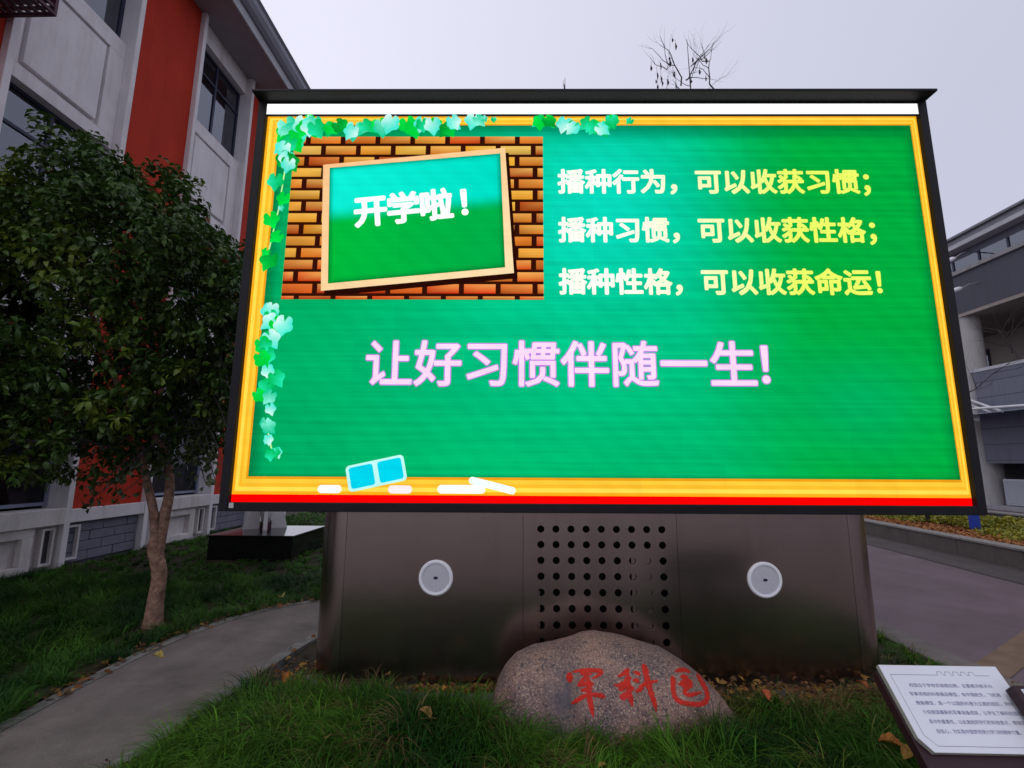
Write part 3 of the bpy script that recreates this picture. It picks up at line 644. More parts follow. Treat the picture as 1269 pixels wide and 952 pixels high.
pods = podpx([(837, 54, .18), (829, 70, .25), (818, 79, .04), (814, 88, .35), (834, 88, .12), (828, 98, .14), (859, 70, .14), (874, 72, .12), (867, 86, .05), (875, 95, .1), (807, 82, .05), (816, 110, .1), (826, 112, .1), (856, 98, .04), (838, 104, .04), (819, 92, .12), (833, 48, .05), (821, 102, .1)], 9)
bare_tree((3.42, 9.0, 0), 10.45, 'tall bare tree with dangling dark dry leaves poking above the screen right of centre', pods, 5, .55,
          [(tuple(at(848, 104, 'y', 9)), tuple(at(822, 80, 'y', 9))), (tuple(at(848, 104, 'y', 9)), tuple(at(866, 82, 'y', 9))), (tuple(at(884, 114, 'y', 9)), tuple(at(872, 70, 'y', 9)))])
bare_tree((.86, 9.2, 0), 9.75, 'bare tree with only its topmost twigs showing above the screen left of centre', podpx([(698, 105, .06)], 9.2), 9, .5)
tp = at(1152, 648, 'z', .3)
random.seed(3)
bare_tree((tp.x, tp.y, .2), 4.6, 'leafless small tree in the planting bed with thin dark branches crossing the pale column', [], 8, .6,
          [((tp.x+.2, tp.y, 2.3), tuple(at(1262, 446, 'y', tp.y-.8))), (tuple(at(1262, 446, 'y', tp.y-.8)), tuple(at(1238, 414, 'y', tp.y-.6))), (tuple(at(1254, 436, 'y', tp.y-.7)), tuple(at(1251, 416, 'y', tp.y-.8)))])

# ------------------------------------------------------------------ sculpture on black plinth
pl_ = empty('plinth', (-4.49, 8.77, 0), 'low polished black granite plinth under the white finned sculpture', 'plinth')
MB().box(-.70, .70, -.63, .63, -.05, .385, .006).build('block', 'plinth', pl_); MB().box(-.72, .72, -.65, .65, .388, .42, .006).build('top_slab', 'plinth', pl_)
sc = empty('rocket_sculpture', (-4.72, 9.02, .42), 'white rocket-like sculpture with flared fins standing on the black plinth', 'sculpture')
MB().tube([(0, 0, .10), (0, 0, .3), (0, 0, 1.7), (0, 0, 2.1), (0, 0, 2.35)], [.07, .11, .11, .07, .005], 20).build('body', 'sculpt', sc, smooth=True)
MB().tube([(0, 0, 0), (0, 0, .1)], [.10, .075], 16).build('nozzle', 'cage', sc)
for k in range(4):
    a = PI/4*.6+k*PI/2; ca, sa = math.cos(a), math.sin(a); f = MB(); prof = [(.09, .9), (.13, .9), (.36, .02), (.36, 0), (.10, 0)]
    n_ = len(prof); th = .035
    for sgn in (-1, 1): f.v += [(r*ca-sa*th*sgn*(1-z*.5), r*sa+ca*th*sgn*(1-z*.5), z) for r, z in prof]
    f.f += [tuple(range(n_-1, -1, -1)), tuple(range(n_, 2*n_))]+[(i, (i+1) % n_, n_+(i+1) % n_, n_+i) for i in range(n_)]; f.c = [None]*len(f.f)
    f.build('fin', 'sculpt', sc)

# ------------------------------------------------------------------ LED display on its steel pedestal
TH, SW, SH, SZ = 0.0189645988, 5.553, 3.336, 1.3057
led = empty('outdoor_led_display', (.564, 3.75, 0), 'huge lit outdoor screen showing a green chalkboard slide, on a wide brushed bronze steel pedestal', 'display', rz=TH)
cab = MB(); H2 = SW/2; zt = SZ+SH
cab.box(-H2-.068, -H2, -.045, .45, SZ-.065, zt+.018, .004); cab.box(H2, H2+.068, -.045, .45, SZ-.065, zt+.018, .004)
cab.box(-H2+.001, H2-.001, -.045, .45, SZ-.065, SZ, .004); cab.box(-H2+.001, H2-.001, .02, .45, SZ+.001, zt+.016)
cab.build('cabinet', 'black', led)
MB().box(-H2-.072, H2+.072, -.155, .50, zt+.019, zt+.041, .003).build('rain_hood', 'black', led)
MB().box(-H2+.012, -H2+.047, -.048, -.046, SZ-.040, SZ-.002).build('sticker', 'sticker', led)
scr = MB(); scr.box(-H2+.001, H2-.001, 0, .019, SZ+.001, zt+.0); scr = scr.build('screen_panel', 'dark', led)
LY = [0]
def layer():
    LY[0] += 1; return -.0012*LY[0]
def pic(name, polys):
    # polys: list of (points uv, colour or per-corner colours)
    y = layer(); b = MB()
    for pts, c in polys: b.face([(u-H2, y, SZ+v) for u, v in pts], c)
    return b.build(name, 'led_board' if 'chalkboard' in name else 'led', scr)
def rect(u0, v0, u1, v1): return [(u0, v0), (u1, v0), (u1, v1), (u0, v1)]
# chalkboard green: smooth field sampled on a grid
def mixc(a, b, t): return tuple(x+(y-x)*t for x, y in zip(a, b))
G_L, G_T, G_R, G_B = srgb(0, 172, 98), srgb(8, 218, 188), srgb(0, 172, 62), srgb(0, 186, 110)
def green(u, v):
    x, y = u/SW, v/SH
    c = mixc(G_L, G_B, max(0, min(1, (x-.05)/.35)))
    c = mixc(c, G_T, math.exp(-(((x-.50)/.17)**2+((y-.72)/.30)**2)))
    c = mixc(c, srgb(0, 197, 136), .7*math.exp(-(((x-.45)/.24)**2+((y-.34)/.16)**2)))
    r = max(0, min(1, (x-.62)/.22)); c = mixc(c, G_R, r*r*(3-2*r))
    c = mixc(c, srgb(0, 178, 110), .6*math.exp(-(((x-.86)/.1)**2+((y-.23)/.12)**2)))
    e = min((x-.02)/.02, (.992-x)/.016, (.945-y)/.05, (y-.05)/.015); e = max(0, min(1, e)); return mixc(srgb(0, 92, 52), c, .25+.75*e)
grid = []; nu, nv = 90, 56; U0, U1, V0, V1 = .09, 5.51, .17, 3.18
for i in range(nu):
    for j in range(nv):
        a, b_, c_, d_ = U0+(U1-U0)*i/nu, U0+(U1-U0)*(i+1)/nu, V0+(V1-V0)*j/nv, V0+(V1-V0)*(j+1)/nv
        q = rect(a, c_, b_, d_); grid.append((q, [green(*p) for p in q]))
pic('chalkboard_picture', grid)
# ---- yellow wooden border (mitred strips), white bar and red bar
OU, IN = (.0, .057, 5.553, 3.237), (.112, .190, 5.492, 3.152)
ycols = [srgb(255, 176, 30), srgb(255, 222, 80), srgb(255, 190, 45), srgb(255, 205, 60), srgb(240, 160, 20)]; ts = [0, .18, .42, .62, .86, 1.0]; pol = []
for k in range(5):
    o_ = [OU[i]+(IN[i]-OU[i])*ts[k] for i in range(4)]; i_ = [OU[i]+(IN[i]-OU[i])*ts[k+1] for i in range(4)]
    for (p, q, r, s_) in (((o_[0], o_[1]), (o_[2], o_[1]), (i_[2], i_[1]), (i_[0], i_[1])), ((o_[2], o_[1]), (o_[2], o_[3]), (i_[2], i_[3]), (i_[2], i_[1])), ((o_[2], o_[3]), (o_[0], o_[3]), (i_[0], i_[3]), (i_[2], i_[3])), ((o_[0], o_[3]), (o_[0], o_[1]), (i_[0], i_[1]), (i_[0], i_[3]))):
        pol.append(([p, q, r, s_], ycols[k]))
pic('wooden_border', pol)
pic('red_bar', [(rect(0.001, .001, 5.552, .057), (1.1, 0, 0))])
# ---- brick wall picture
random.seed(21); bx0, by0, bx1, by1 = .25, 1.595, 2.366, 3.043; pol = []; pic('mortar_picture', [(rect(bx0, by0, bx1, by1), srgb(52, 16, 6))])
row = 0; v = by1-.075
while v > by0-.09:
    u = bx0-(.02 if row % 2 else .17)-random.uniform(0, .02)
    while u < bx1:
        w = .285 if row % 2 == 0 else .285; a, b_ = max(u+.015, bx0), min(u+w-.015, bx1); c_, d_ = max(v+.010, by0), min(v+.088, by1)
        if b_-a > .015 and d_-c_ > .01:
            t_ = (v-by0)/(by1-by0); redness = max(0, .35-t_)*2.4+random.uniform(0, .35)+(.35 if t_ > .9 else 0)+(.2 if (b_ < bx0+.3 and random.random() < .4) else 0)
            base = mixc(random.choice((srgb(240, 176, 50), srgb(222, 130, 36), srgb(248, 208, 96), srgb(186, 86, 28), srgb(236, 160, 40), srgb(250, 196, 70))), random.choice((srgb(232, 54, 14), srgb(190, 44, 14), srgb(222, 92, 30))), min(1, redness*1.15)); hi = mixc(base, srgb(255, 226, 120), random.uniform(.1, .55))
            pol.append((rect(a, c_, b_, d_), [mixc(base, (0, 0, 0), random.uniform(.1, .5)), mixc(base, (0, 0, 0), random.uniform(.0, .4)), hi, mixc(hi, base, random.random())]))
        u += w+.012
    v -= .1025; row += 1
pic('brick_wall_picture', pol)
# ---- tilted little chalkboard with pale frame and soft drop shadow
OB = [(.567, 1.664), (2.126, 1.819), (2.046, 2.937), (.51, 2.779)]; IB = [(.621, 1.726), (2.054, 1.867), (2.006, 2.884), (.567, 2.749)]
sh_ = [(u+.03, v_-.045) for u, v_ in OB]; pol = [(sh_, srgb(38, 10, 4)), (OB, [srgb(255, 214, 160), srgb(255, 226, 178), srgb(255, 206, 150), srgb(255, 196, 140)])]
pic('board_shadow', pol[:1]); pic('board_frame', pol[1:])
def bil(q, s, t): return tuple((q[0][j]*(1-s)+q[1][j]*s)*(1-t)+(q[3][j]*(1-s)+q[2][j]*s)*t for j in (0, 1))
def gi(s, t):
    tt = max(0, min(1, (t-.50)/.16)); tt = tt*tt*(3-2*tt)
    c = mixc(mixc(srgb(0, 186, 60), srgb(0, 172, 72), s), mixc(srgb(14, 238, 214), srgb(0, 222, 196), s), tt); e = max(0, min(1, min(s/.03, (1-s)/.03, t/.04, (1-t)/.035))); return mixc(srgb(0, 100, 40), c, .3+.7*e)
pol = []; n1 = 36
for i in range(n1):
    for j in range(n1):
        st = [(i/n1, j/n1), ((i+1)/n1, j/n1), ((i+1)/n1, (j+1)/n1), (i/n1, (j+1)/n1)]; pol.append(([bil(IB, *p) for p in st], [gi(*p) for p in st]))
pic('small_board', pol)
# ---- lettering
def text_mesh(body, size, offset, u, v, rot=0., sx=1.):
    cu = bpy.data.curves.new('t', 'FONT'); cu.body = body; cu.size = 1; cu.offset = offset; cu.resolution_u = 3; cu.fill_mode = 'BOTH'
    o = bpy.data.objects.new('t', cu); C.objects.link(o); bpy.context.view_layer.update()
    me = bpy.data.meshes.new_from_object(o.evaluated_get(bpy.context.evaluated_depsgraph_get()))
    co = np.zeros(len(me.vertices)*3, np.float32); me.vertices.foreach_get('co', co); co = co.reshape(-1, 3)
    bpy.data.objects.remove(o); bpy.data.curves.remove(cu)
    x, z = co[:, 0]*size*sx, co[:, 1]*size; c, s = math.cos(rot), math.sin(rot)
    co[:, 0], co[:, 2] = u+x*c-z*s, v+x*s+z*c; co[:, 1] = 0; me.vertices.foreach_set('co', co.ravel()); me.update(); return me
def bold_mesh(ch, size, off, u, v, rot):
    # thicken a glyph by laying shifted copies of it over one another, each a hair in front of the last
    base = text_mesh(ch, size, 0, u, v, rot); co = np.zeros(len(base.vertices)*3, np.float32); base.vertices.foreach_get('co', co); co = co.reshape(-1, 3)
    fs = [tuple(p.vertices) for p in base.polygons]; V, F = [], []; n = len(co); r = off*size; sh = [(0, 0)]+[(r*math.cos(a*PI/6), r*math.sin(a*PI/6)) for a in range(12)]+([(r*.5*math.cos(a*PI/3), r*.5*math.sin(a*PI/3)) for a in range(6)] if off > .04 else [])
    for k, (a, b_) in enumerate(sh):
        V += [(x+a, -.00001*k, z+b_) for x, _, z in co]; F += [tuple(i+n*k for i in f) for f in fs]
    return V, F
def led_text(name, body, size, off, u, v, colf, rot=0., adv=None, y=None):
    y = layer() if y is None else y; adv = adv or size
    for k, ch in enumerate(body):
        V, F = bold_mesh(ch, size, off, u+k*adv*math.cos(rot), v+k*adv*math.sin(rot), rot); b = MB()
        b.v = [(a-H2, y+c, SZ+d) for a, c, d in V]; b.f = F; b.c = [[colf(V[i][0]) for i in f] for f in F]; b.build(name, 'led', scr)
cream, yel = (1.05, 1.08, .90), srgb(238, 255, 105)
def ycol(x): return mixc(cream, yel, max(0, min(1, (x-3.0)/1.4)))
white = lambda x: (1.05, 1.08, 1.1)
yT = layer()
for body, v_ in (('播种行为，可以收获习惯；', 2.540), ('播种习惯，可以收获性格；', 2.108), ('播种性格，可以收获命运！', 1.662)):
    led_text('slogan_character', body, .2285, .034, 2.487, v_, ycol, y=yT)
BIG = (('让好习惯伴随一生', .955), ('！', 3.995))
for body, u_ in BIG: led_text('headline_outline', body, .385, .036, u_, .925, lambda x: srgb(196, 120, 235))
for body, u_ in BIG: led_text('headline_character', body, .385, .017, u_, .925, lambda x: srgb(252, 220, 248))
yB = layer(); led_text('board_character', '开学啦', .285, .040, .805, 2.235, white, math.radians(5.9), .272, yB); led_text('board_character', '！', .285, .040, 1.65, 2.322, white, math.radians(5.9), y=yB)
# ---- ivy
def ivy(u, v, s, a, c1, c2):
    out = []
    for k in range(24):
        t_ = -PI/2+2*PI*k/24; r = .70+.22*abs(math.cos(2.5*(t_+PI/2)))**.8+(.35 if k == 0 else .08 if k in (1, 23) else 0)-(.45 if k == 12 else 0); out.append((r*math.cos(t_), r*math.sin(t_)))
    ca, sa = math.cos(a), math.sin(a); P = [(u+s*(x*ca-y*sa), v+s*(x*sa+y*ca)) for x, y in out]; n = 24; lt = random.randint(0, 23)
    def cc_(i): k = abs((i-lt+12) % 24-12)/12; return mixc(c2, c1, min(1, k*1.6))
    return [([(u, v), P[i], P[(i+1) % n]], [mixc(c1, c2, .35), cc_(i), cc_(i+1)]) for i in range(n)]
gC = [(srgb(0, 205, 60), srgb(0, 235, 80)), (srgb(0, 205, 150), srgb(150, 255, 235)), (srgb(0, 190, 90), srgb(40, 245, 190)), (srgb(60, 235, 210), srgb(225, 255, 250)), (srgb(0, 150, 50), srgb(0, 215, 70))]
random.seed(4); pol = []
def put(l, s0, jit, m_=1, cs=(0, 1, 2, 3, 4)):
    for u, v_ in l:
        for _ in range(m_): pol.extend(ivy(u+random.uniform(-jit, jit), v_+random.uniform(-jit, jit)*.6, s0*random.uniform(.8, 1.2), random.uniform(-.9, .9), *gC[random.choice(cs)]))
put([(.20, 3.10), (.22, 2.98), (.32, 3.12), (.42, 3.13)], .10, .05, 3)
put([(.15, 2.92), (.19, 2.84), (.24, 2.78)], .085, .03, 2, (1, 3, 4, 2))
put([(.55, 3.12), (.66, 3.13), (.74, 3.10), (.86, 3.15), (1.0, 3.13), (1.08, 3.16), (1.24, 3.13), (1.32, 3.16), (1.45, 3.14), (1.56, 3.12), (1.62, 3.16), (1.80, 3.18)], .078, .03, 2)
put([(1.87, 3.20), (1.94, 3.2)], .035, .01)
put([(2.34, 3.17), (2.44, 3.17), (2.56, 3.15), (2.62, 3.12), (2.74, 3.16), (2.82, 3.13), (2.88, 3.11), (2.97, 3.18)], .066, .025, 2)
put([(3.10, 3.18)], .045, .01)
put([(.12, 2.62), (.20, 2.47), (.12, 2.28), (.18, 2.13), (.14, 1.93)], .075, .01, 1, (0, 4, 0, 2)); put([(.20, 2.38), (.10, 2.0)], .035, .01, 1, (1, 0))
put([(.19, 1.50), (.22, 1.42), (.28, 1.36), (.18, 1.27), (.14, 1.20), (.17, 1.12)], .078, .035, 2, (0, 3, 2, 0, 4, 0))
put([(.22, 1.0), (.28, .95), (.18, .88), (.15, .82), (.22, .80)], .066, .02, 1, (2, 3, 0, 1)); put([(.24, .70), (.21, .60), (.25, .56)], .055, .015, 1, (3, 1)); put([(.25, .47), (.32, .37), (.27, .36)], .042, .01, 2, (2, 3))
stems = []
for (a, b_) in (((.20, 2.80), (.18, 2.5)), ((.19, 2.5), (.12, 2.0)), ((.17, 1.25), (.17, 1.0)), ((.22, .6), (.28, .4))):
    stems.append(([(a[0]-.006, a[1]), (b_[0]-.006, b_[1]), (b_[0]+.006, b_[1]), (a[0]+.006, a[1])], srgb(190, 245, 160)))
pic('ivy_stems', stems)
y = layer(); b = MB(); z_ = 0
for q, (pts, c) in enumerate(pol): b.face([(u-H2, y-.00004*(q//24), SZ+v_) for u, v_ in pts], c)
b.build('ivy_leaves', 'led', scr); LY[0] += 5
LY[0] += 4; pic('white_bar', [(rect(0.001, 3.237, 5.552, 3.335), (1.15, 1.15, 1.15))])
# ---- eraser and chalk on the ledge
def rrect(u0, v0, u1, v1, r, cx, cy, a):
    P = []; 
    for (x, y_, s_) in ((u1-r, v1-r, 0), (u0+r, v1-r, 1), (u0+r, v0+r, 2), (u1-r, v0+r, 3)):
        for k in range(5): t_ = (s_+k/4)*PI/2; P.append((x+r*math.cos(t_), y_+r*math.sin(t_)))
    return [(cx+x*math.cos(a)-y_*math.sin(a), cy+x*math.sin(a)+y_*math.cos(a)) for x, y_ in P]
for a_ in ((-.09, -.03, .09, .03, .028, .75, .100, 0, (1.1, 1.05, 1.05)), (-.09, -.03, .09, .03, .028, 1.28, .100, 0, (1.1, .85, .85)), (-.18, -.032, .18, .032, .03, 1.74, .104, 0, (1.1, 1.08, 1.0)), (-.18, -.027, .18, .027, .025, 1.97, .132, -.24, (.9, 1.1, 1.1))):
    pic('chalk_stick', [(rrect(*a_[:8]), a_[8])])
ac, cx, cy = math.atan2(.362-.269, 1.281-.854), 1.096, .219
pic('eraser_outline', [(rrect(-.222, -.098, .222, .098, .03, cx, cy, ac), srgb(190, 252, 245))])
pic('eraser_pads', [(rrect(-.200, -.080, -.018, .080, .02, cx, cy, ac), srgb(0, 214, 238)), (rrect(.018, -.080, .200, .080, .02, cx, cy, ac), srgb(0, 214, 238))])

# ---- pedestal: rounded steel shell, perforated middle panel
PX, PY0, PY1, RC, PT = 2.2, .17, .77, .25, SZ-.067
def arc_pts(cx_, cy_, a0, a1, n=40): return [(cx_+RC*math.cos(a0+(a1-a0)*k/n), cy_+RC*math.sin(a0+(a1-a0)*k/n)) for k in range(n+1)]
def wallstrip(pts, z0, z1, name, sm=True):
    b = MB()
    for i in range(len(pts)-1): b.face([(*pts[i], z0), (*pts[i+1], z0), (*pts[i+1], z1), (*pts[i], z1)])
    me = b.build(name, 'steel_corner' if name == 'corner_panel' else 'steel', led, smooth=sm)
    bm = bmesh.new(); bm.from_mesh(me.data); bmesh.ops.remove_doubles(bm, verts=bm.verts, dist=1e-5); bmesh.ops.recalc_face_normals(bm, faces=bm.faces); bm.to_mesh(me.data); bm.free()
    if sm: me.data.polygons.foreach_set('use_smooth', [True]*len(me.data.polygons))
    return me
ZB = -.2; sl, sr = -.57, .62
left = arc_pts(-PX+RC, PY0+RC, -PI/2, -PI)
wallstrip(left+[(-PX, PY1)], ZB, PT, 'corner_panel')
right = arc_pts(PX-RC, PY0+RC, -PI/2, 0)
wallstrip(right+[(PX, PY1)], ZB, PT, 'corner_panel')
wallstrip([(-PX+RC+.003, PY0), (sl-.003, PY0)], ZB, PT, 'side_panel', False); wallstrip([(sr+.003, PY0), (PX-RC-.003, PY0)], ZB, PT, 'side_panel', False)
wallstrip([(-PX, PY1), (PX, PY1)], ZB, PT, 'back_panel', False)
MB().box(-PX+.06, PX-.06, PY0+.30, PY1-.01, ZB, PT).build('inner_box', 'dark', led)
MB().box(sl-.02, sr+.02, PY0+.012, PY0+.016, ZB, -.05).build('inner_rail', 'black', led)
for x_ in (-PX+RC, sl, sr, PX-RC): MB().box(x_-.012, x_+.012, PY0+.002, PY0+.006, ZB, PT).build('seam_backing', 'dark', led)
# perforated panel
pp = MB(); hp, hx0, hz0, hr = .1175, -.434, 1.100, .0275; vt = {}
xs = [sl]+[hx0-hp/2+i*hp for i in range(10)]+[sr]; zs = [ZB]+[hz0+.1167/2-.1167*(9-j) for j in range(10)]+[PT]
for i in range(11):
    for j in range(11):
        x0, x1, z0, z1 = xs[i], xs[i+1], zs[j], zs[j+1]
        if 1 <= i <= 9 and 1 <= j <= 9:
            cx_, cz_ = (x0+x1)/2, (z0+z1)/2; n = 16; outp, inp = [], []
            for k in range(n):
                a = 2*PI*k/n+PI/n; c_, s_ = math.cos(a), math.sin(a); q = 1/max(abs(c_), abs(s_)); outp.append((cx_+c_*q*(x1-x0)/2, cz_+s_*q*(z1-z0)/2)); inp.append((cx_+c_*hr, cz_+s_*hr))
            crn = {1: (x1, z1), 5: (x0, z1), 9: (x0, z0), 13: (x1, z0)}
            for k in range(n):
                m_ = (k+1) % n; a = [(outp[k][0], PY0, outp[k][1])]
                if k in crn and k % 4 == 1: a.append((crn[k][0], PY0, crn[k][1]))
                a += [(outp[m_][0], PY0, outp[m_][1]), (inp[m_][0], PY0, inp[m_][1]), (inp[k][0], PY0, inp[k][1])]; pp.face(a)
                pp.face([(inp[k][0], PY0, inp[k][1]), (inp[m_][0], PY0, inp[m_][1]), (inp[m_][0], PY0+.006, inp[m_][1]), (inp[k][0], PY0+.006, inp[k][1])])
        else: pp.face([(x0, PY0, z0), (x1, PY0, z0), (x1, PY0, z1), (x0, PY0, z1)])
pp.build('perforated_panel', 'steel', led)
MB().box(.265, .44, PY0+.02, PY0+.024, ZB, .93).build('inner_bracket', 'steel', led); MB().box(-.60, -.442, PY0+.02, PY0+.024, ZB, .64).build('inner_bracket', 'steel', led)
# round speakers
def disc(b, cx_, y, cz_, r0, r1, yb, n=36):
    for k in range(n):
        a, c_ = 2*PI*k/n, 2*PI*(k+1)/n
        b.face([(cx_+r0*math.cos(a), y, cz_+r0*math.sin(a)), (cx_+r1*math.cos(a), yb, cz_+r1*math.sin(a)), (cx_+r1*math.cos(c_), yb, cz_+r1*math.sin(c_)), (cx_+r0*math.cos(c_), y, cz_+r0*math.sin(c_))])
for sx_, lbl in ((-1.240, None), (1.272, None)):
    cz_ = .735; r = MB(); disc(r, sx_, PY0-.016, cz_, .108, .121, PY0-.018); disc(r, sx_, PY0-.018, cz_, .121, .131, PY0-.010); disc(r, sx_, PY0-.010, cz_, .131, .132, PY0+.001); disc(r, sx_, PY0-.016, cz_, .108, .107, PY0-.008)
    ro_ = r.build('speaker', 'rim', led); g = MB(); disc(g, sx_, PY0-.013, cz_, .0, .06, PY0-.012); disc(g, sx_, PY0-.012, cz_, .06, .1075, PY0-.009); g.build('speaker_grille', 'grille', ro_)
    bd = MB(); bd.face([(sx_+.018*math.cos(2*PI*k/14), PY0-.0145, cz_+.011*math.sin(2*PI*k/14)) for k in range(14)]); bd.build('badge', 'navy', ro_)

# ------------------------------------------------------------------ engraved boulder
bo_ = Vector((.58, 3.5, 0))
prof = [Vector((at(px, py, 'y', 3.44).x, 0, at(px, py, 'y', 3.58).z)) for px, py in ((609, 872), (611, 856), (616, 838), (625, 821), (640, 805), (662, 797), (686, 794), (708, 788), (725, 783), (742, 781), (765, 784), (798, 794), (825, 801), (850, 815), (875, 834), (895, 853), (908, 870), (915, 890))]
px_ = [p.x for p in prof]; pz_ = [p.z for p in prof]; px_ = [px_[0]-.003]+px_+[px_[-1]+.012]; pz_ = [0]+pz_+[0]
xa, xb = px_[0], px_[-1]; nx_, nt_ = 110, 60; V, F = [], []
for i in range(nx_+1):
    s_ = (1-math.cos(PI*i/nx_))/2; x = xa+(xb-xa)*s_; tz = max(.002, float(np.interp(x, px_, pz_))); e = math.sin(PI*i/nx_)
    dep = .015+.36*(1-abs(2*s_-1)**2.6)**.55; zlow = -.12*e
    for j in range(nt_):
        a = 2*PI*j/nt_; c_, s2 = math.cos(a), math.sin(a); yy = math.copysign(abs(c_)**.85, c_)*dep; zz = math.copysign(abs(s2)**.8, s2); z = zz*tz if zz > 0 else zz*.14
        pv = Vector((x, 3.46+yy+.04*zz, z)); nz = .018*math.sin(x*7+z*9+1)*math.sin(yy*8+2)+.009*math.sin(x*23+z*17)*math.sin(z*21+yy*13)+.0045*math.sin(x*47+yy*31)*math.sin(z*53+x*19)
        dent = -.05*math.exp(-((x-.24)/.055)**2-((z-.22)/.2)**2)+.012*math.sin(x*31+z*11)*math.exp(-((z-.12)/.1)**2) if yy < 0 else 0
        k_ = e**.5 if e > 0 else 0; pv.y += (-1 if yy < 0 else 1)*(nz+dent)*k_
        V.append(tuple(pv-bo_))
for i in range(nx_):
    for j in range(nt_): F.append((i*nt_+j, i*nt_+(j+1) % nt_, (i+1)*nt_+(j+1) % nt_, (i+1)*nt_+j))
F.append(tuple(range(nt_))); F.append(tuple(nx_*nt_+j for j in reversed(range(nt_))))
rk = MB(); rk.v, rk.f, rk.c = V, F, [None]*len(F); rock = rk.build('boulder', 'granite', smooth=True); rock.location = bo_
tag(rock, 'rounded pinkish granite boulder carved with three red characters, in the grass before the pedestal', 'boulder')
bvh = BVHTree.FromPolygons([Vector(v)+bo_ for v in V], F)
def onrock(px, py, lift=.003):
    d = ray(px, py).normalized(); h, n, _, _ = bvh.ray_cast(EYE, d)
    if h is None: return None
    if n.dot(d) > 0: n = -n
    return h+n*lift-bo_
def Z(x, y_): return (690+x/6.043, 800+y_/6.043)   # strokes noted on an enlarged crop of the stone
chars = [
 [[(112, 205, 9), (98, 232, 20), (100, 275, 10)], [(120, 200, 6), (190, 186, 9), (270, 186, 11), (328, 196, 14), (322, 216, 10), (290, 236, 7), (260, 250, 3)],
  [(175, 205, 12), (215, 212, 11), (262, 212, 6)], [(240, 215, 6), (205, 250, 10), (172, 282, 9), (160, 300, 5)], [(158, 305, 6), (200, 292, 12), (250, 285, 12), (272, 300, 9)], [(180, 340, 6), (215, 332, 11), (268, 322, 6)],
  [(112, 436, 5), (160, 408, 12), (215, 376, 11), (290, 368, 12), (350, 382, 12), (362, 390, 4)], [(236, 240, 8), (238, 300, 12), (246, 400, 14), (262, 480, 12), (274, 545, 2)]],
 [[(530, 172, 6), (525, 192, 14), (490, 218, 10), (455, 234, 4)], [(425, 292, 3), (470, 300, 13), (520, 262, 12), (560, 240, 5)], [(528, 200, 8), (532, 260, 13), (540, 350, 15), (556, 410, 13), (566, 458, 2)], [(524, 290, 8), (490, 330, 10), (462, 326, 4)], [(530, 350, 12), (500, 386, 18), (472, 372, 6)], [(545, 300, 4), (566, 322, 10), (572, 340, 4)],
  [(572, 200, 4), (604, 208, 11), (622, 226, 6)], [(566, 262, 4), (598, 262, 11), (612, 280, 6)], [(588, 345, 5), (620, 330, 13), (660, 288, 11), (745, 268, 7), (752, 266, 2)], [(640, 145, 5), (656, 170, 15), (678, 260, 15), (706, 360, 14), (734, 440, 11), (744, 495, 2)]],
 [[(862, 228, 5), (870, 262, 14), (872, 330, 12), (886, 388, 12), (930, 424, 13), (1010, 440, 13), (1080, 438, 14), (1122, 410, 14), (1122, 350, 12), (1092, 285, 12), (1055, 222, 9), (1045, 215, 3)],
  [(885, 196, 4), (920, 186, 12), (965, 186, 11), (1000, 204, 4)], [(925, 232, 4), (950, 236, 14), (985, 244, 8)], [(908, 292, 4), (945, 284, 14), (990, 268, 12), (1000, 290, 10), (970, 325, 14), (950, 352, 9)], [(935, 262, 9), (960, 300, 16), (1000, 300, 12), (1012, 315, 5)], [(945, 352, 6), (990, 372, 11), (1040, 362, 10), (1085, 350, 4)]]]
for strokes in chars:
    b = MB()
    for q, st in enumerate(strokes):
        P = []
        for i in range(len(st)-1):
            a_, b_, c_, d_ = st[max(i-1, 0)], st[i], st[i+1], st[min(i+2, len(st)-1)]
            for k in range(6):
                t = k/6; P.append(tuple(.5*((2*b_[j])+(-a_[j]+c_[j])*t+(2*a_[j]-5*b_[j]+4*c_[j]-d_[j])*t*t+(-a_[j]+3*b_[j]-3*c_[j]+d_[j])*t**3) for j in range(3)))
        P.append(st[-1]); e = []
        for i, p in enumerate(P):
            a_, c_ = P[max(i-1, 0)], P[min(i+1, len(P)-1)]; dx, dy = c_[0]-a_[0], c_[1]-a_[1]; l_ = math.hypot(dx, dy) or 1; w = max(1, p[2])*1.42*(1+.13*math.sin(i*1.9+q*2)+.07*math.sin(i*4.3))
            lf = .0022+.0003*q
            e.append([onrock(*Z(p[0]-dy/l_*w*s2, p[1]+dx/l_*w*s2), lf*(1 if s2 == 0 else .55)) for s2 in (-1, 0, 1)])
        for i in range(len(e)-1):
            for s2 in (0, 1):
                qd = [e[i][s2], e[i][s2+1], e[i+1][s2+1], e[i+1][s2]]
                if all(v is not None for v in qd): b.face(qd)
    b.build('carved_character', 'paint', rock)

